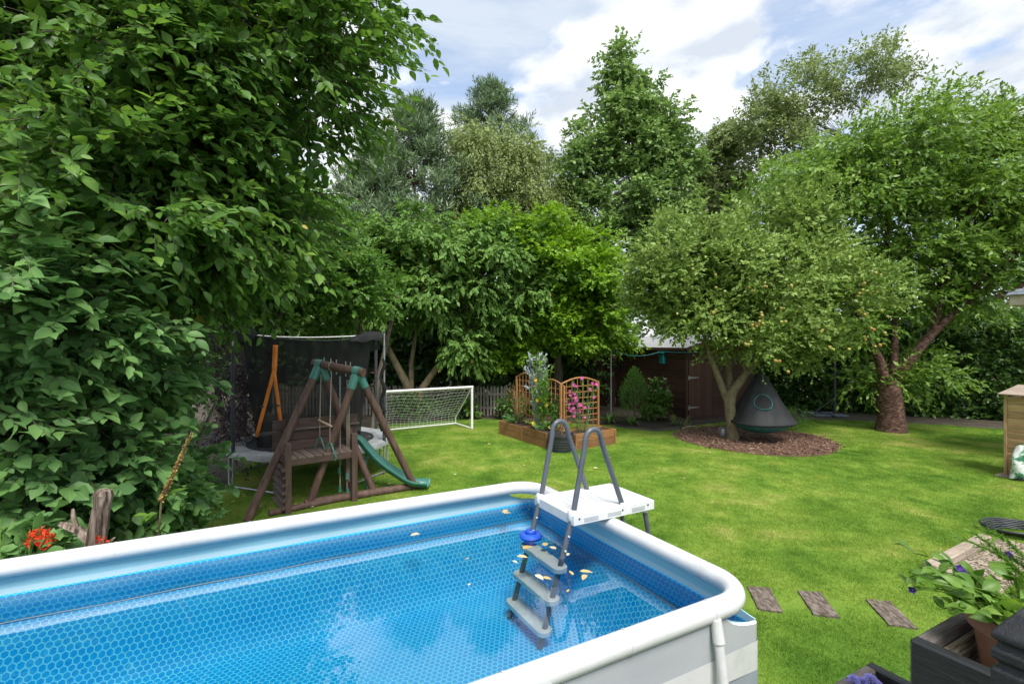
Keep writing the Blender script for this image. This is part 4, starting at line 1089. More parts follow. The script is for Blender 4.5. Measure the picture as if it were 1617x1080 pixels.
# ------------------------------------------------------------------ the pool
RIM, WATER = 1.22, 1.045
pool = thing('swimming_pool', 'rectangular above ground pool with white rim and blue hexagon print liner', 'pool', PC + E1*PL/2 + E2*PW/2)
def pw(a, b, z=0.0):                     # pool coordinates to world: a along the pool, b towards the camera
    q = PC + E1*a + E2*b
    return V(q.x, q.y, z)
def rrect(e, rc, n=10, step=0.12):       # rounded rectangle, inset e from the outline, as (a, b) points
    x0, x1, y0, y1 = e, PL - e, e, PW - e
    out_ = []
    for (cx_, cy_), a0 in (((x1 - rc, y1 - rc), 0), ((x0 + rc, y1 - rc), 90), ((x0 + rc, y0 + rc), 180), ((x1 - rc, y0 + rc), 270)):
        for k in range(n + 1):
            q = math.radians(a0 + 90*k/n)
            out_.append((cx_ + rc*math.cos(q), cy_ + rc*math.sin(q)))
    res = []
    for i in range(len(out_)):
        p_, q_ = out_[i], out_[(i + 1) % len(out_)]
        d_ = math.dist(p_, q_); k = max(1, int(d_/step))
        res += [(p_[0] + (q_[0]-p_[0])*j/k, p_[1] + (q_[1]-p_[1])*j/k) for j in range(k)]
    return res
tb = MB(); tb.tube([pw(a, b, RIM) for a, b in rrect(0.06, 0.24, 12, 0.3)], 0.056, 20, closed=True)
rim = tb.build('rim_tube', M['pool_white'], pool, smooth=60)
def dip(a, b):                           # the wall's top edge drops in a scoop at each corner
    d_ = min(math.hypot(a - x, b - y) for x in (0, PL) for y in (0, PW))
    return 0.135 * max(0.0, 1 - (d_/0.34)**2) ** 0.5 if d_ < 0.34 else 0.0
per = rrect(0.035, 0.05, 5, 0.045); per.append(per[0])
arc = [0.0]
for i in range(1, len(per)): arc.append(arc[-1] + math.dist(per[i], per[i-1]))
def wallgrid(inset, zs, wave=0.0):
    rows = []
    for f in zs:
        row = []
        for (a, b), s_ in zip(per, arc):
            ztop = RIM - dip(a, b)
            z = f if f < 1.0 else ztop - (1.3 - f)          # f >= 1: measured down from the top edge (1.3 = top)
            ca = min(max(a, inset*1.0 + 0.035), PL - inset - 0.035); cb__ = min(max(b, inset + 0.035), PW - inset - 0.035)
            bulge = wave * math.sin(s_*9.0 + math.sin(s_*3)*2) * (1 - min(1, z/RIM)) if wave else 0
            ca += (1 if a > PL/2 else -1)*bulge * (abs(a - PL/2) > PL/2 - .06); cb__ += (1 if b > PW/2 else -1)*bulge*(abs(b - PW/2) > PW/2 - .06)
            row.append(pw(ca, cb__, z))
        rows.append(row)
    return rows
# inside liner, unwrapped in metres
CREASE = 0.88
zin = [CREASE, 0.92, 0.97, 1.02, 1.06, 1.10, 1.13, 1.16, 1.19, 1.215]
rows = []
for z in zin:
    row = []
    for (a, b), s_ in zip(per, arc):
        zz_ = min(z, RIM - dip(a, b) - (1.215 - z)*0.05)
        w_ = 0.006*math.sin(s_*4.1 + 2*math.sin(s_*1.3)) * (1 if z < 1.2 else 0)
        ca = min(max(a, 0.05 + w_), PL - 0.05 - w_); cb__ = min(max(b, 0.05 + w_), PW - 0.05 - w_)
        row.append(pw(ca, cb__, zz_))
    rows.append(row)
lb = MB(); lb.grid(rows)
nwall = len(lb.v)
ins = []
na, nb2 = 80, 42
for i in range(na + 1):
    row = []
    for j in range(nb2 + 1):
        a, b = 0.05 + (PL - 0.1)*i/na, 0.05 + (PW - 0.1)*j/nb2
        d_ = min(a - .05, PL - .05 - a, b - .05, PW - .05 - b)
        t = min(1, d_/0.30); row.append((a, b, CREASE - 0.44*(t*t*(3 - 2*t))))
    ins.append(row)
lb.grid([[pw(*q) for q in row] for row in ins], flip=True)
liner = lb.build('liner', M['liner'], pool, smooth=50)
sm = MB(); sm.tube([pw(a, b, CREASE + .004*math.sin(a*7 + b*5)) for a, b in rrect(0.058, 0.05, 5, 0.2)], 0.0045, 6, closed=True); sm.build('weld_seam', M['pool_pale'], liner, smooth=60)
uvl = liner.data.uv_layers.new(name='UVMap')
vuv = []
for z in zin: vuv += [(s_, z) for s_ in arc]
def zf(d): t = min(1, max(0, d)/0.30); return 0.44*(t*t*(3 - 2*t))
sarc = [0.0]
for k in range(30): sarc.append(sarc[-1] + math.hypot(.01, zf((k + 1)*.01) - zf(k*.01)))
def fl_uv(a, full):                     # print runs unstretched over the turned-up edge
    da, db = a - .05, full - .05 - a
    f_ = lambda d: sarc[-1] - sarc[min(30, max(0, round(d*100)))]
    if da < .3: return .35 - f_(da)
    if db < .3: return full - .35 + f_(db)
    return a
for row in ins: vuv += [(fl_uv(q[0], PL), fl_uv(q[1], PW)) for q in row]
for lp in liner.data.loops: uvl.data[lp.index].uv = vuv[lp.vertex_index]
# outside skin: pale top, white belt, grey panels
ob = MB()
ob.grid([[pw(a, b, 0.965) for a, b in per], [pw(a, b, RIM - dip(a, b) - .015) for a, b in per]], flip=True)
ob.build('outer_top', M['pool_pale'], pool, smooth=50)
perb = rrect(0.030, 0.055, 5, 0.045); perb.append(perb[0])
arcb = [0.0]
for i in range(1, len(perb)): arcb.append(arcb[-1] + math.dist(perb[i], perb[i-1]))
zb = MB(); zb.grid([[pw(a, b, 0.82 + 0.018*math.sin(s_*1.9)) for (a, b), s_ in zip(perb, arcb)], [pw(a, b, 0.985 + .006*math.sin(s_*2.6)) for (a, b), s_ in zip(perb, arcb)]], flip=True)
zb.build('white_belt', M['pool_white'], pool, smooth=50)
gb_ = MB(); gb_.grid(wallgrid(0.0, [0.0, 0.2, 0.4, 0.6, 0.75, 0.97], wave=0.012), flip=True)
gb_.build('outer_skin', M['pool_grey'], pool, smooth=50)
lk = MB()                                 # thin lip closing the two skins
lk.grid([[pw(min(max(a, .05), PL - .05), min(max(b, .05), PW - .05), RIM - dip(a, b) - 0.004) for a, b in per], [pw(a, b, RIM - dip(a, b) - 0.014) for a, b in per]])
lk.build('lip', M['pool_white'], pool, smooth=50)
def leg(p_top, outd):
    t_ = MB()
    t_.tube([p_top, p_top + outd*0.025 - V(0, 0, .12), p_top + outd*0.12 - V(0, 0, RIM*0.6), V(p_top.x + outd.x*.24, p_top.y + outd.y*.24, 0.0)], 0.025, 12)
    lg = t_.build('leg', M['pool_white'], pool, smooth=60)
    j_ = MB(); j_.tube([p_top + V(0, 0, .0) + outd*.005, p_top + outd*0.025 - V(0, 0, .11)], [0.028, 0.031], 14)
    j_.build('joint', M['pool_white'], lg, smooth=60)
for a in (0.42, 1.45, 2.45, 3.45, 4.45):
    leg(pw(a, PW - 0.022, RIM - .02), E2); leg(pw(a, 0.022, RIM - .02), -E2)
for b in (0.62, 1.84):
    leg(pw(0.022, b, RIM - .02), -E1); leg(pw(PL - .022, b, RIM - .02), E1)
for a in (0.42, 0.98, 1.62, 2.5, 3.3, 4.0):           # sleeve seams on the rim
    for b in (0.06, PW - 0.06):
        s_ = MB(); s_.tube([pw(a - .006, b, RIM), pw(a + .006, b, RIM)], 0.0585, 20, caps=False); s_.build('seam', M['pool_white'], rim, smooth=60)
for b in (0.38, PW - .4):
    s_ = MB(); s_.tube([pw(0.06, b - .006, RIM), pw(.06, b + .006, RIM)], 0.0585, 20, caps=False); s_.build('seam', M['pool_white'], rim, smooth=60)
for a in (0.66, 1.95, 3.1):                              # printed seam on the near side
    s_ = MB(); s_.beam(pw(a, PW - 0.030, 0.05), pw(a, PW - 0.030, 0.83), 0.006, 0.004, up=E2); s_.build('panel_seam', M['foam'], pool, smooth=0)
wb = MB()
wp = rrect(0.056, 0.04, 4, 1.0)
wb.add([pw(a, b, WATER) for a, b in wp], [tuple(range(len(wp)))])
wo = wb.build('water', M['water'], smooth=0); tag(wo, kind='structure')
if wo.data.polygons[0].normal.z < 0: wo.data.flip_normals()

# ------------------------------------------------------------------ pool ladder
LN = V(0.46, 3.66, 0)                        # near inner corner of the platform
lad = thing('pool_ladder', 'grey tube pool ladder with white platform over the pool rim', 'ladder', LN - E1*0.4 - E2*0.26)
OUT = -E1; FAR = -E2
def lp(s_, w_, z): q = LN + OUT*s_ + FAR*w_; return V(q.x, q.y, z)
PZ, LW = 1.345, 0.52
SL = 0.31
def hoop(w_):
    pts = []
    bot = 0.44
    pts += [lp(-(PZ - bot)*SL, w_, bot), lp(0.01, w_, PZ), lp(0.115, w_, 1.83)]
    for k in range(1, 10):
        q = math.pi*(1 - k/10)
        pts.append(lp(0.195 + 0.075*math.cos(q), w_, 1.87 + 0.09*math.sin(q)))
    pts += [lp(0.285, w_, 1.83), lp(0.48, w_, PZ)]
    return pts
for w_ in (0.035, LW - 0.035):
    t_ = MB(); t_.tube(hoop(w_), 0.0205, 14); t_.build('handrail', M['ladder_grey'], lad, smooth=70)
    t_ = MB(); t_.tube([lp(0.70, w_, PZ - .02), lp(0.98, w_, 0.0)], 0.0205, 12); t_.build('outer_leg', M['ladder_grey'], lad, smooth=70)
    t_ = MB(); t_.tube([lp(0.445, w_, PZ - .02), lp(0.5, w_, PZ - .16)], 0.018, 12); t_.build('strut', M['ladder_grey'], lad, smooth=70)
    t_ = MB(); t_.lathe([(0.03, -0.035), (0.034, -0.02), (0.034, 0.03), (0.027, 0.04)], lp(0.0, w_, PZ - .005), 16); t_.build('socket', M['white_plastic'], lad)
    t_ = MB(); t_.lathe([(0.024, -0.05), (0.03, -0.03), (0.03, 0.0)], lp(0.715, w_, PZ - .045), 16); t_.build('socket', M['white_plastic'], lad)
    t_ = MB(); t_.box(lp(0.47, w_ + (-.022 if w_ < .2 else .022), PZ + .005), (0.05, 0.02, 0.035), frame(OUT)); t_.build('clip', M['white_plastic'], lad, bevel=.004)
# foot of the inner ladder turns up under water
t_ = MB(); t_.tube([lp(-(PZ - .44)*SL, LW - .035, .44)] + [lp(-(PZ - .44)*SL - .07 - .07*math.cos(q), LW - .035, .42 - .05*math.sin(q)) for q in [math.pi*(1 - k/8) for k in range(9)]][1:], 0.0205, 12)
t_.build('foot', M['ladder_grey'], lad, smooth=70)
pb = MB()
R_ = frame(OUT)
pb.box(lp(0.375, LW/2, PZ - 0.0), (0.79, LW + .03, 0.014), R_)
plat = pb.build('platform', M['white_plastic'], lad, bevel=0.005)
sk = MB()
sk.box(lp(0.375, -0.008, PZ - .036), (0.79, 0.014, 0.062), R_); sk.box(lp(0.375, LW + .008, PZ - .036), (0.79, 0.014, 0.062), R_)
sk.box(lp(-0.013, LW/2, PZ - .036), (0.014, LW, 0.062), R_); sk.box(lp(0.763, LW/2, PZ - .036), (0.014, LW, 0.062), R_)
sk.build('skirt', M['white_plastic'], plat, bevel=0.004)
for i in range(9):
    g_ = MB(); g_.box(lp(0.10 + i*0.065, LW/2, PZ + .0085), (0.018, LW*0.78, 0.004), R_); g_.build('grip_rib', M['white_plastic'], plat, smooth=0)
for s_ in (0.14, 0.36, 0.60):                 # moulded warning panels, and rivets
    g_ = MB(); g_.box(lp(s_, -0.016, PZ - .036), (0.13, 0.003, 0.03), R_); g_.build('warning_panel', M['pool_pale'], plat, smooth=0)
for s_ in (0.03, 0.44, 0.70):
    g_ = MB(); g_.lathe([(0.007, 0), (0.007, .004), (0.003, .006)], lp(s_, -0.015, PZ - .02), 10, R=frame(-FAR, OUT) @ Matrix.Rotation(math.pi/2, 3, 'Y')); g_.build('rivet', M['foam'], plat)
def step_shape(z, outer=False):
    s_ = -(PZ - z)*SL if not outer else 0.70 + (PZ - z)*0.28/PZ
    b_ = MB()
    poly = []
    for k in range(9): q = math.pi*k/8; poly.append((0.06*math.cos(q), LW - .03 + 0.05*math.sin(q)))
    for k in range(9): q = math.pi + math.pi*k/8; poly.append((0.06*math.cos(q), 0.03 + 0.05*math.sin(q)))
    b_.prism([lp(s_ + x - .02*0, y, z - .02) for x, y in poly], (0, 0, .04))
    bm_ = b_.build('step', M['white_plastic'], lad, bevel=0.006)
    return bm_
for z in (0.975, 0.76, 0.555): step_shape(z)
for z in (1.0, 0.7, 0.4): step_shape(z, True)
for w_ in (0.035, LW - .035):                  # bolts in the legs
    for z in (1.20, 1.10):
        t_ = MB(); t_.lathe([(0.007, 0), (0.007, .01)], lp(-(PZ - z)*SL, w_, z) - FAR*.02, 8, R=frame(OUT) @ Matrix.Rotation(math.pi/2, 3, 'X')); t_.build('bolt', M['white_plastic'], lad)

# things floating on the water
fl = thing('chlorine_float', 'round blue plastic chlorine float beside the ladder in the pool', 'float', gp(838, 847, WATER))
c = gp(838, 847, WATER)
b_ = MB(); b_.lathe([(0.05, -.03), (0.085, -.012), (0.095, .008), (0.085, .028), (0.062, .036), (0.05, .030), (0.02, .022)], c, 24); b_.build('ring', M['blue_float'], fl)
b_ = MB(); b_.lathe([(0.045, .018), (0.045, .05), (0.036, .058)], c, 18); b_.build('cap', M['blue_float'], fl)
rd = random.Random(5)
lf_proto = {}
for kk in range(3):
    r = np.random.default_rng(200 + kk)
    lf_proto[kk] = leaf_mesh('leaf', [[0, 0, 0.004]], [[1, 0, 0.02]], [[0, .15*(kk-1), 1]], [1.0], [0.26, 0.33, 0.4][kk], LM['floating' if kk else 'fallen'], 6)
FLT = [(663, 843, .12), (790, 800, .16), (802, 806, .12), (795, 811, .1), (1000, 778, .0), (735, 884, .05), (391, 921, .05), (895, 936, .06), (845, 908, .13), (856, 912, .1), (915, 903, .13), (925, 908, .12), (905, 909, .1), (826, 868, .14), (816, 879, .12), (809, 886, .08),
       (862, 863, .1), (878, 868, .1), (898, 874, .07), (603, 826, .07), (712, 812, .08), (870, 833, .04), (900, 833, .03), (650, 818, .06), (835, 792, .1), (820, 794, .1), (742, 922, .04)]
for i in range(26):
    t = rd.random(); FLT.append((930 + 235*t + rd.uniform(-9, 9), 838 + 118*t + rd.uniform(-4, 6), rd.uniform(.03, .08)))
for u, v, s_ in FLT:
    if s_ <= 0: continue
    p = gp(u, v, WATER)
    if not in_pool(p.x, p.y, -0.075): continue
    Mx = Matrix.Translation(V(p.x, p.y, WATER + .006)) @ Matrix.Rotation(rd.uniform(0, 6.28), 4, 'Z') @ Matrix.Diagonal((s_*.72, s_*.72*rd.uniform(.6, 1.1), s_*.5, 1))
    o = link('floating_leaf', lf_proto[rd.randrange(3)], None, Mx)
    where = 'beside the white steps of the pool ladder' if 800 < u < 935 and v > 855 else ('along the right wall of the pool' if u > 925 else ('close to the far rim of the pool' if v < 850 else 'alone in the middle of the pool'))
    tag(o, 'small pale fallen leaf floating ' + where, 'leaf', 'leaves floating ' + where)
for i in range(46):
    if i < 26: p = gp(rd.uniform(335, 500), rd.uniform(770, 805))
    elif i < 36: p = gp(rd.uniform(700, 1000), rd.uniform(705, 760))
    else: p = gp(rd.uniform(560, 1500), rd.uniform(690, 800))
    if not inside(p.x, p.y, LAWN): continue
    Mx = Matrix.Translation(V(p.x, p.y, .034)) @ Matrix.Rotation(rd.uniform(0, 6.28), 4, 'Z') @ Matrix.Rotation(rd.uniform(-.3, .3), 4, 'X') @ Matrix.Scale(rd.uniform(.05, .1), 4)
    tag(link('fallen_leaf', lf_proto[0 if rd.random() < .7 else 1], None, Mx), 'small yellow fallen leaf lying on ' + ('the grass between the shrub and the trampoline' if i < 26 else 'the lawn in front of the raised beds' if i < 36 else 'the open lawn'), 'leaf', 'fallen leaves on ' + ('the grass by the trampoline' if i < 26 else 'the lawn by the raised beds' if i < 36 else 'the open lawn'))

# ------------------------------------------------------------------ sleepers set in the lawn
for i, (s_, lab) in enumerate(zip(SLP, ('sleeper stepping slab half hidden by the pool corner', 'sleeper stepping slab in the lawn, the middle one of three', 'sleeper stepping slab in the lawn nearest the black planter'))):
    d = V(-.23, -.97, 0)
    rows = []
    rr = random.Random(300 + i)
    n1, n2 = 9, 6
    for a in range(n1 + 1):
        rows.append([s_ + d*(-.24 + .48*a/n1 + rr.uniform(-.008, .008)) + V(.97, -.23, 0)*(-.11 + .22*b/n2 + rr.uniform(-.004, .004)) + V(0, 0, .022 + rr.uniform(-.004, .004)) for b in range(n2 + 1)])
    b_ = MB(); b_.grid(rows)
    o = b_.build('sleeper_slab', M['sleeper'], loc=V(s_.x, s_.y, 0), smooth=0)
    md = o.modifiers.new('solid', 'SOLIDIFY'); md.thickness = .05; md.offset = -1 if o.data.polygons[0].normal.z > 0 else 1
    tag(o, lab, 'stepping slab', 'sleeper slabs in the lawn')

# ------------------------------------------------------------------ trampoline
tc_ = V(-4.01, 10.03, 0); BZ = .66; TR = 1.5
tramp = thing('trampoline', 'round trampoline with grey pad and sagging black safety net', 'trampoline', tc_)
ang = lambda k: 2*math.pi*k/48
ring = lambda r_, z: [tc_ + V(r_*math.cos(ang(k)), r_*math.sin(ang(k)), z) for k in range(48)]
b_ = MB(); b_.tube(ring(TR, BZ - .02), .022, 8, closed=True); b_.build('frame', M['galv'], tramp, smooth=60)
b_ = MB(); b_.lathe([(0.01, -.006), (TR - .28, -.004), (TR - .28, .004), (.01, .002)], tc_ + V(0, 0, BZ), 48); b_.build('jump_mat', M['mat_black'], tramp)
rr = random.Random(7)
for k in range(12):                        # pad segments
    rows = []
    for j in range(7):
        q = 2*math.pi*(k + j/6*0.985)/12
        rows.append([tc_ + V(r_*math.cos(q), r_*math.sin(q), BZ + z + rr.uniform(-.006, .006)) for r_, z in ((TR - .31, .008), (TR - .24, .028), (TR - .06, .030), (TR + .02, .018), (TR + .035, -.03), (TR + .03, -.085 + rr.uniform(-.012, .012)))])
    p_ = MB(); p_.grid(rows); p_.build('pad_segment', M['pad'], tramp, smooth=60)
for k in range(4):
    q0 = math.radians(-112 + 90*k); pts = []
    a_, b2 = q0 - .42, q0 + .42
    A = tc_ + V(TR*math.cos(a_), TR*math.sin(a_), BZ - .04); Bp = tc_ + V(TR*math.cos(b2), TR*math.sin(b2), BZ - .04)
    dd = (Bp - A).normalized()
    pts = [A, V(A.x, A.y, .09), V(A.x, A.y, .03) + dd*.06, V(Bp.x, Bp.y, .03) - dd*.06, V(Bp.x, Bp.y, .09), Bp]
    b_ = MB(); b_.tube(pts, .02, 10); b_.build('leg', M['galv'], tramp, smooth=70)
POLES = [V(-4.93, 8.83, 0), V(-2.52, 9.85, 0), V(-3.05, 11.2, 0), V(-5.5, 10.3, 0)]
PT = 2.80
for i, p in enumerate(POLES):
    pl_ = MB(); pl_.tube([p + V(0, 0, .05), p + V(0, 0, PT)], .019, 10); po = pl_.build('net_pole', M['galv'], tramp, smooth=60)
    s_ = MB(); s_.tube([p + V(0, 0, .66), p + V(0, 0, 1.75 if i == 1 else PT - .25)], .034, 10); s_.build('foam_sleeve', M['foam'], po, smooth=60)
    s_ = MB(); s_.lathe([(.026, 0), (.026, .02), (.012, .03)], p + V(0, 0, PT), 10); s_.build('pole_cap', M['black_plastic'], po)
for a, b in ((0, 1), (1, 2), (2, 3), (3, 0)):
    sgm = .17 if (a, b) == (0, 1) else .08
    pts = [POLES[a].lerp(POLES[b], t) + V(0, 0, PT - .02 - sgm*4*t*(1 - t)*(.6 + .4*t)) for t in [k/12 for k in range(13)]]
    b_ = MB(); b_.tube(pts, .016, 8); b_.build('top_rail', M['galv'] if (a, b) != (0, 1) else M['foam'], tramp, smooth=60)
def net_pt(t, s_):                          # curtain between the two front poles; t along, s_ down
    top = POLES[0].lerp(POLES[1], t) + V(0, 0, PT - .02 - .17*4*t*(1 - t)*(.6 + .4*t))
    n_ = V(.39, -.92, 0)
    foot_t = .10 + .80*t
    bot = POLES[0].lerp(POLES[1], foot_t) + V(-.39, .92, 0)*(.12) + V(0, 0, BZ + .02)
    p = top.lerp(bot, s_)
    fold = .035*math.sin(t*31) * s_ + .05*math.sin(t*9 + 1.3)*s_ + .05*math.sin(s_*3.1)*(1 + .5*math.sin(t*6)) + .012*math.sin(t*70 + s_*8)
    return p - n_*fold
rows = [[net_pt(.05 + .86*i/70, j/24) for i in range(71)] for j in range(25)]
b_ = MB(); b_.grid(rows); net = b_.build('net', M['net'], tramp, smooth=80)
# cloth bunched over the rail at the right, and a twisted tail down the pole
flap = []
for i in range(15):
    t = .76 + .22*i/14
    top = POLES[0].lerp(POLES[1], t) + V(0, 0, PT - .02 - .17*4*t*(1 - t)*(.6 + .4*t))
    flap.append([top + V(.02, -.07 - .02*math.sin(i*.9), -.05 - .05*(i/14) + .02*math.sin(i*.8)), top + V(0, -.05, .02), top + V(-.02, .02, .04 + .07*math.sin(math.pi*(i/14)**1.3)), top + V(-.06, .12, .03), top + V(-.08, .16, -.3)])
b_ = MB(); b_.grid(flap); b_.build('net_fold', M['net'], tramp, smooth=80)
flap = []
for i in range(8):
    t = .0 + .14*i/7
    top = POLES[0].lerp(POLES[1], t) + V(0, 0, PT - .04)
    flap.append([top + V(.0, -.05, -.11 - .03*math.sin(i*.6)), top + V(0, -.03, .02), top + V(0, .05, .10*math.sin(math.pi*i/7) + .03), top + V(-.03, .1, -.2)])
b_ = MB(); b_.grid(flap); b_.build('net_fold', M['net'], tramp, smooth=80)
pts = [POLES[1] + V(-.02 + .05*math.sin(k*1.7), -.04, 2.3 - k*.13) for k in range(12)]
b_ = MB(); b_.tube(pts, [.02 + .018*abs(math.sin(k*1.1)) for k in range(12)], 7); b_.build('net_tail', M['net'], tramp, smooth=80)
def ribbon(p0, p1, w, name, parent, n=10, off=V(.39, -.92, 0)):
    d = (p1 - p0).normalized(); s_ = d.cross(off).normalized()
    rows = [[p0.lerp(p1, k/n) + off*(.012*math.sin(k)) + s_*w*q for q in (-.5, .5)] for k in range(n + 1)]
    b_ = MB(); b_.grid(rows); return b_.build(name, M['orange'], parent, smooth=80, solid=.004)
strap = V(.39, -.92, 0)*.12
s0, s1 = at(435, 545, 9.05), at(433, 588, 9.02)
st_ = ribbon(s0, s1, .085, 'strap', tramp); ribbon(s1 + V(0, -.01, .03), at(405, 690, 8.85), .06, 'strap_tail', st_); ribbon(s1 + V(0, -.01, .03), at(444, 672, 9.0), .06, 'strap_tail', st_)
for u, v in ((414, 642), (438, 640)):
    q = at(u, v, 8.93); b_ = MB(); b_.box(q, (.075, .03, .03)); b_.build('buckle', M['black_plastic'], st_, bevel=.004)
for i in range(26):
    a_ = rd.uniform(0, 6.28); r_ = 1.1*math.sqrt(rd.random())
    Mx = Matrix.Translation(tc_ + V(r_*math.cos(a_), r_*math.sin(a_), BZ + .014)) @ Matrix.Rotation(rd.uniform(0, 6.28), 4, 'Z') @ Matrix.Scale(rd.uniform(.05, .09), 4)
    tag(link('fallen_leaf', lf_proto[0], None, Mx), 'dry brown leaf lying on the trampoline mat', 'leaf', 'dry leaves on the trampoline mat')

# ------------------------------------------------------------------ swing frame
GA, GB2 = gp(487, 800), gp(657, 772)
AP = V(-2.58, 8.33, 2.13)
FA, FB = gp(390, 823), gp(592, 780)
BP = V(-3.29, 8.55, 2.24)
sw = thing('log_swing', 'brown log swing frame with green corner brackets behind the pool', 'swing', (GA + GB2 + FA + FB)/4)
def log(p0, p1, r_, name='log', parent=sw, n=14, mat_='logs', ext=0.0):
    d = (p1 - p0).normalized()
    b_ = MB(); b_.tube([p0 - d*ext, p0.lerp(p1, .33), p0.lerp(p1, .66), p1 + d*ext], r_, n); return b_.build(name, M[mat_], parent, smooth=50)
beam = log(BP, AP, .072, 'top_beam', ext=.13)
for p in (BP.lerp(AP, .12), BP.lerp(AP, .45), BP.lerp(AP, .3), BP.lerp(AP, .7), BP.lerp(AP, .82)):
    b_ = MB(); b_.tube([p + V(0, 0, .13), p - V(0, 0, .12)], .008, 8); b_.build('bolt', M['galv'], beam)
bd_ = (AP - BP).normalized()
for ap, feet in ((AP, (GA, GB2)), (BP, (FA, FB))):
    hub = MB(); hub.tube([ap - bd_*.06, ap + bd_*.06], .083, 16); hub_o = hub.build('bracket', M['green_plastic'], sw, smooth=50)
    for ft in feet:
        d = (ft - ap).normalized()
        log(ap + d*.06, ft, .06, 'leg')
        s_ = MB(); s_.tube([ap + d*.02, ap + d*.10, ap + d*.30], [.062, .074, .068], 14); s_.build('socket', M['green_plastic'], hub_o, smooth=50)
log(GA + V(0, 0, .06), GB2 + V(0, 0, .06), .065, 'ground_rail', ext=.06)
log(FA.lerp(FB, .15) + V(0, 0, .05), FA.lerp(FB, .75) + V(0, 0, .05), .05, 'ground_rail')
# trapeze: rope, rings, bar
def rope(p0, p1, r_, parent, mat_='rope', name='rope'):
    b_ = MB(); b_.tube([p0, p0.lerp(p1, .5), p1], r_, 7); return b_.build(name, M[mat_], parent, smooth=60)
trap = thing('trapeze_swing', 'wooden trapeze bar with green triangle rings hanging from the swing beam', 'swing', at(508, 660, 8.2))
ta, tb2 = at(505, 664, 8.25), at(521, 672, 8.05)
rope(BP.lerp(AP, .04), ta, .009, trap); rope(BP.lerp(AP, .32), tb2, .009, trap)
for q in (BP.lerp(AP, .04), BP.lerp(AP, .32)):
    b_ = MB(); b_.tube([q + Vector((0, 0, .08*math.sin(k*math.pi/6))) + bd_.cross(V(0, 0, 1))*.08*math.cos(k*math.pi/6) for k in range(12)], .009, 6, closed=True); b_.build('rope_loop', M['rope'], trap, smooth=60)
b_ = MB(); b_.tube([ta + (ta - tb2)*.12, tb2 + (tb2 - ta)*.15], .018, 10); b_.build('bar', M['pale_wood'], trap)
for q in (ta, tb2):
    q2 = q - V(0, 0, .28); rope(q, q2 + V(0, 0, .02), .008, trap)
    tri = [q2 + V(-.015, 0, 0), q2 + V(-.115, .04, -.22), q2 + V(-.10, .04, -.26), q2 + V(.10, -.04, -.26), q2 + V(.115, -.04, -.22), q2 + V(.015, 0, 0)]
    b_ = MB(); b_.tube(tri, .014, 8, closed=True); b_.build('ring', M['green_plastic'], trap, smooth=60)
chain = thing('swing_chain', 'hanging chain and ropes of a swing below the beam end', 'chain', at(537, 780, 8.3))
ca, cb2 = at(537, 592, 8.38), at(537, 780, 8.3)
lk_ = MB(); lk_.tube([V(.013*math.cos(q), 0, .026*math.sin(q)) for q in [k*math.pi/5 for k in range(10)]], .0042, 5, closed=True)
lkm = lk_.mesh('link', M['galv'])
nl = 14
for i in range(nl):
    p = ca + V(0, 0, -.05 - i*.043)
    link('link', lkm, chain, Matrix.Translation(p) @ Matrix.Rotation(math.pi/2*(i % 2), 4, 'Z'))
rope(ca - V(0, 0, .65), cb2, .011, chain); rope(at(548, 600, 8.36), at(548, 775, 8.3), .008, chain); rope(at(551, 600, 8.36), at(551, 760, 8.3), .008, chain)
for u, v in ((536, 742), (548, 752), (537, 772), (549, 776)):
    b_ = MB(); q = at(u, v, 8.29); b_.tube([q + V(0, 0, .05), q - V(0, 0, .05)], [.02, .026], 10); b_.build('sleeve', M['green_plastic'], chain)
b_ = MB(); q = at(537, 780, 8.3); b_.tube([q + V(0, 0, .05), q + V(-.07, 0, -.1), q + V(.07, 0, -.1)], .009, 6, closed=True); b_.build('triangle', M['galv'], chain)

# play tower: posts, deck boards, back boards, rungs
P0, PD, PB = V(-3.42, 7.62, 0), V(.8, .6, 0), V(-.6, .8, 0)
tow = thing('play_tower', 'brown timber play tower with small plank deck and board back', 'play tower', P0 + PD*.5 + PB*.3)
def tp(a, b, z): q = P0 + PD*a + PB*b; return V(q.x, q.y, z)
for a, b, z in ((0, 0, 1.08), (1.02, 0, 1.12), (0, .62, 1.3), (1.12, .62, 1.3)):
    plank('post', tow, M['brown_wood'], tp(a, b, -.02), tp(a, b, z), .09, .09, up=PD)
for k in range(8):
    plank('deck_board', tow, M['grey_deck'], tp(.075 + k*.128, -.03, .83), tp(.075 + k*.128, .6, .83), .115, .03)
plank('fascia', tow, M['brown_wood'], tp(.045, -.01, .77), tp(.98, -.01, .77), .03, .09); plank('fascia', tow, M['brown_wood'], tp(-.02, .66, .77), tp(1.1, .66, .77), .03, .09)
plank('fascia', tow, M['brown_wood'], tp(.0, .04, .77), tp(.0, .6, .77), .03, .09)
for z, hh_ in ((.93, .15), (1.09, .15), (1.27, .17)):
    plank('back_board', tow, M['brown_wood'], tp(-.10, .575, z), tp(1.28, .575, z), .025, hh_)
plank('cap_rail', tow, M['grey_deck'], tp(.05, .55, 1.19), tp(1.30, .55, 1.19), .07, .03)
for k in range(6):
    plank('rung', tow, M['brown_wood'], tp(-.055, -.05, .10 + k*.115), tp(-.055, .66, .10 + k*.115), .03, .07, up=PD + V(0, 0, .7))
slide = thing('slide', 'green plastic slide running down to the lawn from the play tower', 'slide', gp(668, 776))
sp = [at(556, 694, 8.75), at(566, 698, 8.78), at(578, 712, 8.8), at(592, 727, 8.82), at(610, 741, 8.84), at(632, 755, 8.86), at(652, 765, 8.86), at(666, 771, 8.9), at(677, 773.5, 8.9)]
sp = [V(p.x, p.y, max(.06, p.z)) for p in sp]
fine_ = []
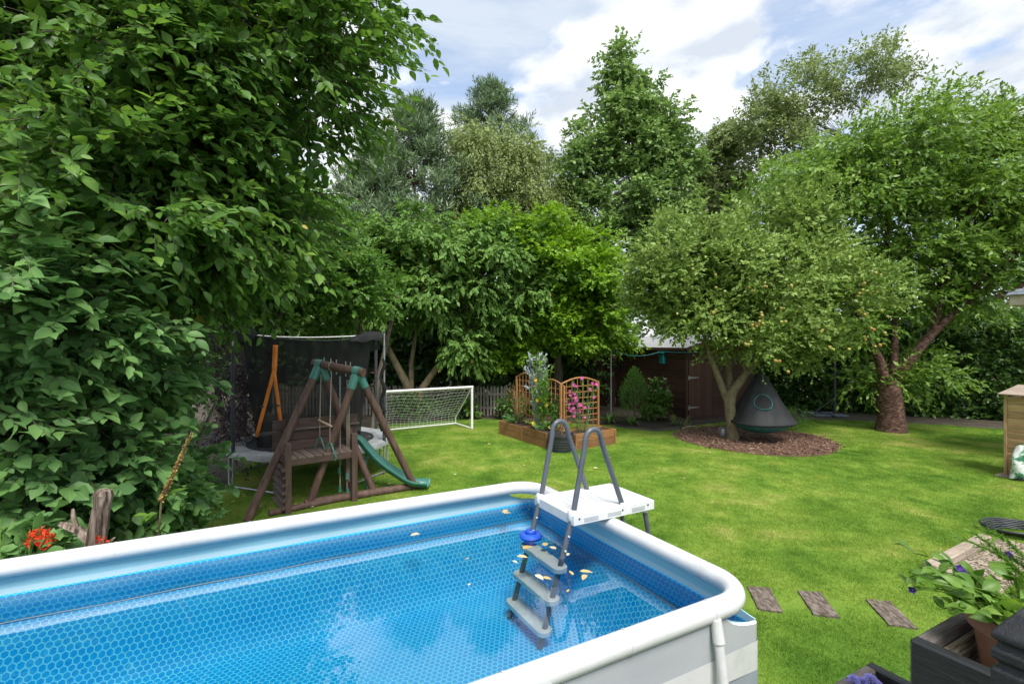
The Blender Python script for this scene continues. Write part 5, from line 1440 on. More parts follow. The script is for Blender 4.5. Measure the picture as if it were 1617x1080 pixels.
for i in range(len(sp) - 1):
    p0, p1, p2, p3 = sp[max(0, i-1)], sp[i], sp[i+1], sp[min(len(sp)-1, i+2)]
    for k in range(4):
        t = k/4; fine_.append(0.5*((2*p1) + (p2-p0)*t + (2*p0-5*p1+4*p2-p3)*t*t + (3*p1-p0-3*p2+p3)*t**3))
fine_.append(sp[-1])
prof = [(-.17, .06), (-.16, .085), (-.14, .085), (-.13, .025), (-.10, 0), (.10, 0), (.13, .025), (.14, .085), (.16, .085), (.17, .06)]
rows = []
for i, p in enumerate(fine_):
    d = (fine_[min(i+1, len(fine_)-1)] - fine_[max(i-1, 0)]).normalized()
    s_ = V(0, 0, 1).cross(d).normalized(); n_ = d.cross(s_)
    rows.append([p + s_*a + n_*b for a, b in prof])
b_ = MB(); b_.grid(rows); b_.build('chute', M['green_plastic'], slide, smooth=50, solid=.012)
b_ = MB(); b_.tube([fine_[8] - V(0, 0, .02), V(fine_[8].x, fine_[8].y, 0)], .02, 8); b_.build('support', M['green_plastic'], slide)

# ------------------------------------------------------------------ football goal
GL, GR = V(-3.45, 13.55, 0), V(-1.2, 15.0, 0)
gdir = (GR - GL).normalized(); gbk = V(-gdir.y, gdir.x, 0)
goal = thing('football_goal', 'white tubular football goal with net behind the trampoline', 'football goal', (GL + GR)/2)
GH, GD = 1.27, 1.1
for p in (GL, GR):
    b_ = MB(); b_.tube([p + V(0, 0, .02), p + V(0, 0, GH)], .036, 12); b_.build('post', M['white_paint'], goal, smooth=60)
    pts = [p + V(0, 0, GH - .03) + gbk*.02, p + gbk*(GD*.45) + V(0, 0, GH*.62), p + gbk*GD + V(0, 0, .22), p + gbk*GD + V(0, 0, .05)]
    b_ = MB(); b_.tube(pts, .02, 10); b_.build('stanchion', M['white_paint'], goal, smooth=60)
    b_ = MB(); b_.tube([p + V(0, 0, .03), p + gbk*GD + V(0, 0, .03)], .026, 10); b_.build('side_bar', M['white_paint'], goal, smooth=60)
b_ = MB(); b_.tube([GL + V(0, 0, GH) - gdir*.03, GR + V(0, 0, GH) + gdir*.03], .036, 12); b_.build('crossbar', M['white_paint'], goal, smooth=60)
b_ = MB(); b_.tube([GL + gbk*GD + V(0, 0, .03), GR + gbk*GD + V(0, 0, .03)], .026, 10); b_.build('back_bar', M['white_paint'], goal, smooth=60)
gw = (GR - GL).length
def gnet(a, t):                              # back net: a along, t from crossbar down to back bar
    sagz = .05*math.sin(a*3.1)*math.sin(math.pi*t)
    return GL + gdir*a + gbk*(GD*min(1, t*1.35)**.8) + V(0, 0, GH*(1 - t) + .03 - .10*math.sin(math.pi*t) + sagz)
nb_ = MB()
na_, nt_ = 22, 14
for i in range(na_ + 1): nb_.tube([gnet(gw*i/na_, j/nt_) for j in range(nt_ + 1)], .0042, 3, caps=False)
for j in range(1, nt_): nb_.tube([gnet(gw*i/na_, j/nt_ + .006*math.sin(i*2)) for i in range(na_ + 1)], .0042, 3, caps=False)
nb_.build('net', M['white_paint'], goal, smooth=60)

# ------------------------------------------------------------------ picket fence
pf0, pf1 = V(-8.6, 17.9, 0), V(-0.2, 17.6, 0)
fence = thing('picket_fence', 'weathered low picket fence behind the football goal', 'fence', pf0)
n = 70
pk = MB(); pk.prism([V(-.036, 0, 0), V(.036, 0, 0), V(.036, 0, .98), V(0, 0, 1.06), V(-.036, 0, .98)], (0, .018, 0)); pkm = pk.mesh('picket', M['picket'], smooth=0)
for i in range(n):
    p = pf0.lerp(pf1, (i + .5)/n)
    link('picket', pkm, fence, Matrix.Translation(p + V(rd.uniform(-.008, .008), 0, .02 + rd.uniform(-.015, .015))) @ Matrix.Rotation(rd.uniform(-.02, .02), 4, 'Y'))
for z in (.3, .78): plank('rail', fence, M['picket'], pf0 + V(0, .045, z), pf1 + V(0, .045, z), .035, .075)
for i in range(6):
    p = pf0.lerp(pf1, i/5) + V(0, .11, 0); plank('post', fence, M['picket'], p + V(0, 0, -.02), p + V(0, 0, 1.1), .08, .08, up=(0, 1, 0))

# ------------------------------------------------------------------ raised beds with trellises
DA, NA = V(.517, -.856, 0).normalized(), V(.856, .517, 0).normalized()
DC, NC = V(.83, .56, 0).normalized(), V(-.56, .83, 0).normalized()
def raised_bed(lab, o0, d, nrm_, ln, dp, h_):
    root = thing('raised_bed', lab, 'planter', o0 + d*ln/2 + nrm_*dp/2, 'wooden raised beds')
    o0 = V(o0.x, o0.y, 0)
    for z0, z1 in ((0.005, h_*.48), (h_*.5, h_)):
        z, hh_ = (z0 + z1)/2, z1 - z0
        plank('board', root, M['bed_wood'], o0 + V(0, 0, z), o0 + d*ln + V(0, 0, z), .03, hh_)
        plank('board', root, M['bed_wood'], o0 + nrm_*dp + V(0, 0, z), o0 + nrm_*dp + d*ln + V(0, 0, z), .03, hh_)
        for q in (0, ln):
            plank('board', root, M['bed_wood'], o0 + d*(q + (.018 if q == 0 else -.018)) + nrm_*.017 + V(0, 0, z), o0 + d*(q + (.018 if q == 0 else -.018)) + nrm_*(dp - .017) + V(0, 0, z), .03, hh_ - .002)
    for q in (.025, ln - .025):
        plank('corner_post', root, M['bed_wood'], o0 + d*q - nrm_*.024 + V(0, 0, 0), o0 + d*q - nrm_*.024 + V(0, 0, h_ - .01), .05, .02, up=nrm_)
    b_ = MB(); b_.prism([o0 + d*.03 + nrm_*.02 + V(0, 0, .02), o0 + d*(ln - .03) + nrm_*.02 + V(0, 0, .02), o0 + d*(ln - .03) + nrm_*(dp - .02) + V(0, 0, .02), o0 + d*.03 + nrm_*(dp - .02) + V(0, 0, .02)], (0, 0, h_ - .06))
    b_.build('soil', M['soil'], root, smooth=0)
    return root
A0 = V(-.35, 14.25, 0); B0 = A0 + DA*1.18; C0 = V(1.52, 12.1, 0)
raised_bed('wooden raised bed at the left end, nearest the goal', A0, DA, NA, 1.17, .52, .38)
raised_bed('wooden raised bed between the left one and the black pot', B0, DA, NA, 1.17, .52, .39)
raised_bed('wooden raised bed right of the black pot, under the pink flowers', C0, DC, NC, 1.38, .5, .39)
def trellis(lab, o0, d, ln, h_, nv, nh):
    root = thing('trellis', lab, 'trellis', V(o0.x, o0.y, 0), 'arched trellis panels')
    for q in (0, ln): plank('post', root, M['trellis'], o0 + d*q, o0 + d*q + V(0, 0, h_ - .1), .05, .05, up=d)
    pts = [o0 + d*(ln*k/14) + V(0, 0, h_ - .12 + .14*math.sin(math.pi*k/14)) for k in range(15)]
    b_ = MB(); b_.tube(pts, .022, 6); b_.build('arched_rail', M['trellis'], root, smooth=30)
    side = V(-d.y, d.x, 0)
    for i in range(1, nv):
        f = i/nv; plank('slat', root, M['trellis'], o0 + d*ln*f + V(0, 0, .02), o0 + d*ln*f + V(0, 0, h_ - .12 + .14*math.sin(math.pi*f)), .024, .014, up=d)
    for j in range(nh):
        z = .42 + (h_ - .62)*j/(nh - 1); plank('slat', root, M['trellis'], o0 + side*.014 + V(0, 0, z), o0 + d*ln + side*.014 + V(0, 0, z), .012, .024)
    return root
trellis('arched trellis on the left raised bed', A0 + NA*.56 + DA*.02, DA, 1.0, 1.72, 6, 8)
trellis('arched trellis behind the tall silver plant, the middle one', B0 + NA*.56 + DA*.02, DA, 1.08, 1.62, 6, 8)
trellis('arched trellis on the right raised bed with pink flowers', C0 + NC*.55 + DC*.02, DC, 1.28, 1.68, 7, 8)
def flower_plant(name, lab, base, h_, n_st, spread, leafm, leaf, asp, flm=None, nfl=0, fs=.05, seed=1, k=12, lean=(0, 0)):
    r = np.random.default_rng(seed); rd_ = random.Random(seed)
    root = thing(name, lab, 'plant', base)
    sb = MB(); P, D_ = [], []
    tops = []
    for i in range(n_st):
        a_ = rd_.uniform(0, 6.28); s_ = spread*math.sqrt(rd_.random()); hh_ = h_*rd_.uniform(.55, 1.05)
        tip = base + V(math.cos(a_)*s_ + lean[0], math.sin(a_)*s_ + lean[1], hh_); mid = base.lerp(tip, .5) + V(rd_.uniform(-.05, .05), rd_.uniform(-.05, .05), .1*h_)
        pts = bez(base + V(math.cos(a_)*s_*.2, math.sin(a_)*s_*.2, 0), mid, tip, 5); sb.tube(pts, [.007, .006, .005, .004, .003, .002], 4, caps=False)
        tops += pts[2:]
        for j in range(1, 5):
            P.append(pts[j]); D_.append((pts[j+1] - pts[j]).normalized() + Vector((rd_.uniform(-.7, .7), rd_.uniform(-.7, .7), 0)))
    sb.build('stems', leafm, root)
    P = np.array(P); D_ = nrm(np.array(D_))
    add_foliage(root, 'foliage', r, P, D_, D_, leafm, .16*max(.6, h_), k, leaf, asp, sag=.1, droop=.1, up=.6)
    if nfl:
        pet = leaf_mesh('flower', [[0, 0, 0]]*6, [[math.cos(q), math.sin(q), .35] for q in [j*math.pi/3 for j in range(6)]], [[0, 0, 1]]*6, [1.0]*6, .38, flm, 6)
        for i in range(nfl):
            q = rd_.choice(tops) + V(rd_.uniform(-.06, .06), rd_.uniform(-.08, .02), rd_.uniform(-.03, .08))
            tl = Vector((rd_.uniform(-.4, .4), -1, rd_.uniform(0, .8))).to_track_quat('Z', 'Y').to_matrix().to_4x4()
            link('flower', pet, root, Matrix.Translation(q) @ tl @ Matrix.Scale(fs*rd_.uniform(.8, 1.2), 4))
    return root
def on(o0, d, n_, a, b, z=.36): q = o0 + d*a + n_*b; return V(q.x, q.y, z)
flower_plant('silver_plant', 'tall silver leaved plant rising above the trellises', on(B0, DA, NA, .25, .3), 1.95, 15, .34, LM['silver'], .105, .24, seed=401, lean=(-.05, 0))
flower_plant('climbing_plant', 'tall yellow green climber beside the silver plant', on(B0, DA, NA, .6, .3), 1.8, 15, .36, LM['fresh'], .09, .36, LM['yellow'], 6, .05, seed=402)
flower_plant('dry_plant', 'dry brown stems on the left trellis', on(A0, DA, NA, .5, .35), 1.1, 18, .42, LM['dry'], .06, .14, seed=403)
flower_plant('low_plant', 'low green plants in the left raised bed', on(A0, DA, NA, .5, .2), .24, 14, .42, LM['left_shrub'], .06, .28, seed=404)
flower_plant('low_plant', 'low green plants with yellow flower in the middle raised bed', on(B0, DA, NA, .6, .2), .26, 14, .42, LM['left_shrub'], .06, .28, LM['yellow'], 4, .045, seed=405)
flower_plant('pink_mallow', 'pink flowering plant climbing the right trellis', on(C0, DC, NC, .55, .3), 1.35, 14, .62, LM['left_shrub'], .06, .26, LM['pink'], 40, .045, seed=406, k=7)
flower_plant('green_climber', 'leafy climber where the two trellises meet behind the black pot', V(1.12, 12.75, .02), 1.35, 10, .25, LM['hedge'], .085, .36, seed=407)
pc = V(1.17, 12.02, 0)
pot = thing('black_pot', 'round black plastic pot between the raised beds', 'pot', pc)
b_ = MB(); b_.lathe([(.24, .0), (.265, .02), (.295, .36), (.315, .365), (.315, .42), (.29, .42), (.28, .36), (.02, .355)], pc, 32); b_.build('body', M['black_plastic'], pot)
b_ = MB(); b_.lathe([(.02, .357), (.27, .362), (.27, .37), (.02, .385)], pc, 20); b_.build('soil', M['soil'], pot)
for z in (.08, .14, .20, .26):
    b_ = MB(); b_.tube([pc + V((.268 + z*.08)*math.cos(q), (.268 + z*.08)*math.sin(q), z) for q in [k*math.pi/16 for k in range(32)]], .007, 6, closed=True); b_.build('moulded_ring', M['black_plastic'], pot, smooth=60)
flower_plant('low_plant', 'thin dry plant growing in the black pot', V(1.17, 12.02, .38), .5, 8, .2, LM['dry'], .05, .14, seed=408)

# ------------------------------------------------------------------ shed
S0 = V(5.83, 16.7, 0); SR, SLf = V(.9, .436, 0).normalized(), V(-.436, .9, 0).normalized()
shed = thing('garden_shed', 'dark brown timber garden shed behind the apple tree', 'shed', S0)
LWL, RWL, EV = 3.5, 3.3, 2.42
SN = -SR                                          # outward normal of the left wall
SF = -SLf                                         # outward normal of the door wall
b_ = MB(); b_.prism([S0 + (SR + SLf)*.05 + V(0, 0, .03), S0 + SR*(RWL - .05) + SLf*.05 + V(0, 0, .03), S0 + SR*(RWL - .05) + SLf*(LWL - .05) + V(0, 0, .03), S0 + SR*.05 + SLf*(LWL - .05) + V(0, 0, .03)], (0, 0, EV - .03))
b_.build('light_block', M['shed'], shed, smooth=0)  # solid box added inside the boards to block light, not a shed part
nbd = 22; bh = (EV - .06)/nbd
for i in range(nbd):
    z = .07 + bh*(i + .5)
    plank('board', shed, M['shed'], S0 + SN*-.02 + V(0, 0, z), S0 + SN*-.02 + SLf*LWL + V(0, 0, z), .022, bh - .006, up=V(0, 0, 1) + SN*.14)
    a0 = 1.22 if z < 1.98 else .05                  # the door takes the first part of the right wall
    plank('board', shed, M['shed'], S0 + SF*-.02 + SR*a0 + V(0, 0, z), S0 + SF*-.02 + SR*RWL + V(0, 0, z), .022, bh - .006, up=V(0, 0, 1) + SF*.14)
plank('corner_post', shed, M['shed'], S0 + V(0, 0, .02), S0 + V(0, 0, EV), .07, .07, up=SR)
plank('floor_bearer', shed, M['shed'], S0 + SF*.0 + V(0, 0, .03), S0 + SR*RWL + V(0, 0, .03), .06, .06); plank('floor_bearer', shed, M['shed'], S0 + SLf*.04 + V(0, 0, .03), S0 + SLf*LWL + V(0, 0, .03), .06, .06)
door = MB(); door.box(S0 + SR*.64 + SF*-.012 + V(0, 0, 1.02), (1.1, .02, 1.9), frame(SR)); door_o = door.build('door', M['shed'], shed, smooth=0)
for i in range(9):
    q = S0 + SR*(.09 + .06 + i*.122) + SF*.008
    plank('door_board', door_o, M['shed'], q + V(0, 0, .08), q + V(0, 0, 1.95), .116, .018, up=SF)
for z in (.42, 1.42):
    q = S0 + SR*.12 + SF*.022 + V(0, 0, z)
    b_ = MB(); b_.prism([q + V(0, 0, -.07) - SR*.06, q + V(0, 0, -.07), q + V(0, 0, -.035), q + SR*.42 + V(0, 0, -.012), q + SR*.42 + V(0, 0, .012), q + V(0, 0, .035), q + V(0, 0, .07), q - SR*.06 + V(0, 0, .07)], SF*.008)
    b_.build('hinge', M['galv'], door_o, smooth=0)
rz0, rz1 = EV - .02, EV + .45                       # low roof rising towards the middle
mid_ = S0 + SR*(RWL/2)
for sgn in (0, 1):
    e0 = S0 + (SR*-.15 if sgn == 0 else SR*(RWL + .15)); n_ = V(0, 0, .03)
    pts = [e0 + SF*.15 + V(0, 0, rz0), mid_ + SF*.15 + V(0, 0, rz1), mid_ + SLf*(LWL + .15) + V(0, 0, rz1), e0 + SLf*(LWL + .15) + V(0, 0, rz0)]
    b_ = MB(); b_.prism(pts, (0, 0, .03)); b_.build('roof', M['roof_felt'], shed, smooth=0)
    plank('barge_board', shed, M['shed'], e0 + SF*.16 + V(0, 0, rz0 - .03), mid_ + SF*.16 + V(0, 0, rz1 - .03), .02, .12)
plank('fascia', shed, M['shed'], S0 + SR*-.16 + SF*.1 + V(0, 0, rz0 - .02), S0 + SR*-.16 + SLf*(LWL + .1) + V(0, 0, rz0 - .02), .02, .1)
b_ = MB(); b_.prism([S0 + SF*-.005 + V(0, 0, EV), S0 + SF*-.005 + SR*RWL + V(0, 0, EV), mid_ + SF*-.005 + V(0, 0, rz1 - .01)], SF*-.03); b_.build('gable', M['shed'], shed, smooth=0)
# dark fence panel left of the shed
fp = thing('fence_panel', 'dark brown board fence panel left of the shed behind the metal post', 'fence', V(3.6, 20.6, 0))
f0_, f1_ = V(3.1, 20.9, 0), V(4.45, 20.2, 0)
for i in range(11):
    q = f0_.lerp(f1_, (i + .5)/11); plank('board', fp, M['shed'], q + V(0, 0, .02), q + V(0, 0, 2.1), .125, .02, up=V(f1_.y - f0_.y, f0_.x - f1_.x, 0))
for z in (.4, 1.7): plank('rail', fp, M['shed'], f0_ + V(0, .05, z), f1_ + V(0, .05, z), .04, .08)
bx_ = S0 + SLf*1.02 + SN*.09
bird = thing('bird_box', 'small teal bird box on the shed wall', 'bird box', V(bx_.x, bx_.y, 1.86))
Rb = frame(SLf)
b_ = MB(); b_.box(V(bx_.x, bx_.y, 2.02), (.2, .16, .32), Rb); b_.build('body', M['teal_paint'], bird, bevel=.006)
b_ = MB(); b_.box(V(bx_.x, bx_.y, 2.21) + SN*.02, (.25, .24, .03), Rb @ Matrix.Rotation(.28, 3, 'X')); b_.build('roof', M['teal_paint'], bird, bevel=.004)
b_ = MB(); b_.lathe([(.028, 0), (.028, .012)], V(bx_.x, bx_.y, 2.08) + SN*.079, 14, R=frame(SLf) @ Matrix.Rotation(math.pi/2, 3, 'X')); b_.build('entrance', M['black_plastic'], bird)
# washing line post and line
wp_ = at(965, 645, 17.0); wp_ = V(wp_.x, wp_.y, 0)
post = MB(); post.tube([wp_ + V(0, 0, -.02), wp_ + V(0, 0, 2.38)], .024, 10)
tag(post.build('line_post', M['galv'], loc=wp_, smooth=60), 'thin grey metal washing line post left of the shed', 'post')
l0, l1 = wp_ + V(.02, 0, 2.35), V(bx_.x, bx_.y, 2.28) + SN*.15
b_ = MB(); b_.tube([l0.lerp(l1, t) - V(0, 0, .5*4*t*(1 - t)*.35) for t in [k/16 for k in range(17)]] + [l1.lerp(at(1120, 556, 15.2), t) - V(0, 0, .1*t*(1 - t)) for t in (.3, .6, 1.0)], .011, 6)
tag(b_.build('washing_line', M['teal_paint'], loc=l0, smooth=60), 'sagging teal washing line from the metal post towards the apple tree', 'washing line')

# ------------------------------------------------------------------ hanging pod seat
pdc = V(6.62, 13.3, 0)
pod = thing('hanging_pod', 'dark grey hanging tent pod with teal base under the apple tree', 'hanging seat', V(pdc.x, pdc.y, .22))
rows = []
PR, ZR, ZA = .80, .56, 1.86
for j in range(13):
    f = j/12
    row = []
    for k in range(49):
        q = 2*math.pi*k/48
        base_r = .035 + (PR - .035)*(f**.9) * (1 - .06*math.sin(math.pi*f))
        wr = 1 + (.025*math.sin(q*7 + 1) + .02*math.sin(q*12 + f*3))*f*(1.2 - f)*2
        ov = 1 - .04*math.cos(4*q)*f
        row.append(pdc + V(base_r*wr*ov*math.cos(q), base_r*wr*ov*math.sin(q), ZA - (ZA - ZR)*f + (.03*math.sin(q + .6))*f))
    rows.append(row)
b_ = MB(); b_.grid(rows); b_.build('canopy', M['pod_cloth'], pod, smooth=60)
b_ = MB(); b_.tube([pdc + V(PR*math.cos(q)*(1 - .04*math.cos(4*q)), PR*math.sin(q)*(1 - .04*math.cos(4*q)), ZR - .02 + .03*math.sin(q + .6)) for q in [2*math.pi*k/48 for k in range(48)]], .035, 8, closed=True); b_.build('hoop', M['pod_cloth'], pod, smooth=60)
b_ = MB(); b_.lathe([(.03, -.34), (.25, -.325), (.48, -.26), (.66, -.16), (.77, -.03), (.78, -.015), (.2, -.2)], pdc + V(0, 0, ZR), 40); b_.build('base', M['teal'], pod, smooth=60)
rc_ = at(1185, 632, 12.75)
vdir = V(-.42, -.85, .38).normalized(); ux = V(0, 0, 1).cross(vdir).normalized(); uy = vdir.cross(ux)
# window sits on the cone's skin, facing the camera side
fz = (ZA - rc_.z)/(ZA - ZR)
qa = math.radians(-110)
def cone(q, z):
    f = (ZA - z)/(ZA - ZR); r_ = .035 + (PR - .035)*(max(f, 0)**.9)*(1 - .06*math.sin(math.pi*f)); wr = 1 + (.025*math.sin(q*7 + 1) + .02*math.sin(q*12 + f*3))*f*(1.2 - f)*2
    return pdc + V((r_*wr + .014)*math.cos(q), (r_*wr + .014)*math.sin(q), z)
cz = 1.08
ringp = [cone(qa + .42*math.cos(t), cz + .185*math.sin(t)) for t in [2*math.pi*k/28 for k in range(28)]]
b_ = MB(); b_.tube(ringp, .012, 6, closed=True); b_.build('window_ring', M['teal'], pod, smooth=60)
b_ = MB(); cpt = cone(qa, cz); b_.add([cpt] + ringp, [(0, k + 1, (k + 1) % 28 + 1) for k in range(28)]); b_.build('window', M['net'], pod, smooth=60)
b_ = MB(); b_.tube([pdc + V(0, 0, ZA - .02), V(pdc.x, pdc.y, 2.15), V(pdc.x - .05, pdc.y + .05, 2.55)], .014, 6); b_.build('rope', M['foam'], pod)
# watering can by the trunk
wc = gp(1143, 690)
can = thing('watering_can', 'small grey watering can at the foot of the apple tree', 'watering can', wc)
b_ = MB(); b_.lathe([(.09, .01), (.095, .02), (.09, .2), (.06, .24), (.055, .24), (.05, .2)], wc, 18); b_.build('body', M['galv'], can)
b_ = MB(); b_.tube([wc + V(.07, 0, .06), wc + V(.2, -.03, .2), wc + V(.27, -.04, .27)], [.022, .016, .03], 10); b_.build('spout', M['galv'], can)
b_ = MB(); b_.tube([wc + V(-.08, 0, .06), wc + V(-.16, 0, .16), wc + V(-.10, 0, .27), wc + V(.03, 0, .27)], .009, 8); b_.build('handle', M['galv'], can)
b_ = MB(); b_.tube([gp(1078, 678) + V(0, 0, .02), gp(1085, 675) + V(0, 0, .03), gp(1098, 674) + V(0, 0, .02)], .02, 6)
tag(b_.build('pale_stick', M['pale_wood'], loc=gp(1088, 675)), 'short pale stick lying on the soil by the shed door', 'stick')
# cantilever parasol post and its base
pp = gp(1318, 656)
par = thing('parasol_stand', 'dark upright parasol post with cross base by the hedge', 'parasol stand', pp)
b_ = MB(); b_.box(pp + V(0, 0, 1.2), (.09, .07, 2.4)); b_.build('post', M['black_plastic'], par, bevel=.008)
b_ = MB(); b_.box(pp + V(-.35, 0, .05), (1.3, .1, .06)); b_.box(pp + V(-.35, 0, .051), (.1, 1.1, .06)); b_.build('cross_base', M['black_plastic'], par, bevel=.006)
for q in ((-.66, -.26), (-.04, -.26), (-.66, .26), (-.04, .26)):
    b_ = MB(); b_.box(pp + V(q[0], q[1], .045), (.5, .42, .05)); b_.build('ballast_slab', M['slate'], par, bevel=.006)
b_ = MB(); b_.tube([pp + V(-.03, 0, .62), pp + V(-.75, -.05, .1)], .018, 8); b_.build('brace', M['black_plastic'], par)

# ------------------------------------------------------------------ right edge: log store, shelter, bag
ls0 = gp(1588, 752)
store = thing('log_store', 'pale timber log store with overlapping boards at the right edge', 'log store', ls0)
dS, bS = E2.copy(), -E1
for k in range(11):
    z = .12 + k*.135
    plank('board', store, M['store_wood'], ls0 + dS*.03 + V(0, 0, z), ls0 + dS*1.3 + V(0, 0, z), .02, .15, up=V(0, 0, 1) - bS*.16)
    plank('board', store, M['store_wood'], ls0 + bS*.04 + V(-.0, .0, z), ls0 + bS*.8 + V(0, 0, z), .02, .15, up=V(0, 0, 1) - dS*.16)
plank('post', store, M['store_wood'], ls0 + V(.0, -.005, .0), ls0 + V(.0, -.005, 1.6), .06, .05, up=dS); plank('post', store, M['store_wood'], ls0 + dS*1.3, ls0 + dS*1.3 + V(0, 0, 1.6), .06, .05, up=dS)
plank('post', store, M['store_wood'], ls0 + bS*.84, ls0 + bS*.84 + V(0, 0, 1.72), .06, .05, up=dS)
for k in range(6):
    q = ls0 + bS*(-.08 + k*.17) - dS*.07 + V(0, 0, 1.62 + k*.022); plank('roof_board', store, M['pale_stone'], q, q + dS*1.5, .165, .022, up=V(0, 0, 1) - bS*.13)
b_ = MB(); b_.prism([ls0 - dS*.1 - bS*.2 + V(0, 0, .005), ls0 - dS*.1 + bS*1.0 + V(0, 0, .005), ls0 + dS*1.5 + bS*1.0 + V(0, 0, .005), ls0 + dS*1.5 - bS*.2 + V(0, 0, .005)][::-1], (0, 0, .03)); b_.build('base_slab', M['pale_stone'], store, smooth=0)
bgc = ls0 + dS*.28 - bS*.14 + V(0, 0, .045)
rows = []
for j in range(9):
    f = j/8; row = []
    for k in range(25):
        q = 2*math.pi*k/24; sx_ = .20*(1 + .12*math.sin(q*3 + j))*(1 - .35*f**3); sy_ = .13*(1 + .1*math.sin(q*4 + j*1.7))*(1 - .5*f**2)
        row.append(bgc + V(sx_*math.cos(q) + .02*f, sy_*math.sin(q), f*.62 + .02*math.sin(q*2)))
    rows.append(row)
b_ = MB(); b_.grid(rows); b_.add([bgc + V(.02, 0, .60)] + rows[-1][:24], [(0, k + 1, (k + 1) % 24 + 1) for k in range(24)])
tag(b_.build('compost_bag', M['bag'], loc=bgc, smooth=60), 'white green and black printed plastic bag leaning on the log store', 'bag')
shp = at(1619, 600, 10.9); shp = V(shp.x, shp.y, 0)
shel = thing('timber_shelter', 'timber shelter with grey roof and pale fascia cut by the right edge', 'shelter', shp)
def sh(a, b, z): q = shp + dS*a + bS*b; return V(q.x, q.y, z)
for a, b in ((.05, 0), (2.4, 0), (.05, 2.0)): plank('post', shel, M['store_wood'], sh(a, b, 0), sh(a, b, 3.42), .1, .1, up=dS)
plank('fascia', shel, M['gutter'], sh(-.19, -.2, 3.52), sh(3, -.2, 3.52), .03, .2); plank('fascia', shel, M['gutter'], sh(-.2, -.18, 3.52), sh(-.2, 2.6, 3.52), .03, .2)
b_ = MB(); b_.prism([sh(-.24, -.25, 3.62), sh(3.1, -.25, 3.62), sh(3.1, 2.6, 3.62), sh(-.24, 2.6, 3.62)][::-1], (0, 0, .03)); b_.build('soffit', M['gutter'], shel, smooth=0)
for k in range(9):
    plank('slate_course', shel, M['slate'], sh(-.22 + .1*k, -.23 + .1*k, 3.675 + .065*k), sh(3.1, -.23 + .1*k, 3.675 + .065*k), .14, .02, up=V(0, 0, 1) - bS*.55)
    plank('slate_course', shel, M['slate'], sh(-.22 + .1*k, -.21 + .1*k, 3.672 + .065*k), sh(-.22 + .1*k, 2.6, 3.672 + .065*k), .14, .02, up=V(0, 0, 1) - dS*.55)
# gravel path with pale edging, and a coiled hose
e0, e1 = gp(1468, 905), gp(1556, 857)
ed = (e1 - e0).normalized(); en = V(ed.y, -ed.x, 0)
if en.x < 0: en = -en
gpath = [e0 + en*.05, e1 + en*.05 + ed*.3, e1 + en*.58 + ed*.3, e0 + en*.58]
sheet('gravel_path', [(p.x, p.y) for p in gpath], .014, M['stone'])
kerb = thing('path_edging', 'pale stone edging along the gravel at the right of the lawn', 'edging', e0)
L_ = (e1 - e0).length
for k in range(2): plank('edging_stone', kerb, M['pale_stone'], e0 + ed*(L_*k/2 + .004) + V(0, 0, .06), e0 + ed*(L_*(k + 1)/2 - .004) + V(0, 0, .06), .13, .10, bev=.012)
plank('edging_stone', kerb, M['pale_stone'], e0 + en*.1 + V(0, 0, .05), e0 + en*.62 - ed*.07 + V(0, 0, .05), .12, .098, bev=.012)
st_m = []
for kk in range(3):
    bm = bmesh.new(); bmesh.ops.create_icosphere(bm, subdivisions=1, radius=1)
    rr = random.Random(kk)
    for v in bm.verts: v.co = Vector((v.co.x*(1 + rr.uniform(-.2, .2)), v.co.y*(.8 + rr.uniform(-.2, .2)), v.co.z*(.55 + rr.uniform(-.1, .1))))
    me = bpy.data.meshes.new('pebble'); bm.to_mesh(me); bm.free(); me.materials.append(M['stone']); st_m.append(me)
gv = MB()
tri_m = st_m[0]
vs0 = [[v.co.copy() for v in m_.vertices] for m_ in st_m]; fs0 = [[tuple(p.vertices) for p in m_.polygons] for m_ in st_m]
for i in range(900):
    kk = rd.randrange(3); q = e0 + ed*(rd.random()*(L_ + .3)) + en*(.1 + rd.random()*.46); s_ = rd.uniform(.014, .032); R_z = Matrix.Rotation(rd.uniform(0, 6.28), 3, 'Z')
    gv.add([q + V(0, 0, .022) + (R_z @ v)*s_ for v in vs0[kk]], fs0[kk])
M['gravel'] = leafmat('gravel_mixed', [(.08, .06, .045), (.2, .16, .12), (.36, .31, .26)], 0.0, .85, 5.0, .3)
tag(gv.build('gravel', M['gravel'], smooth=0), 'mixed brown gravel between the pale edging stones', 'gravel', kind='stuff')
hc = gp(1604, 842)
hose = thing('garden_hose', 'coiled dark hose lying on the lawn at the right edge', 'hose', hc)
b_ = MB(); b_.tube([hc + V((.16 + .011*k/6 + .02*math.sin(k))*math.cos(k*.4)*1.3, (.16 + .011*k/6)*math.sin(k*.4), .02 + .016*(k//16) + .006*math.sin(k*2)) for k in range(96)], .013, 8); b_.build('coil', M['black_plastic'], hose, smooth=60)

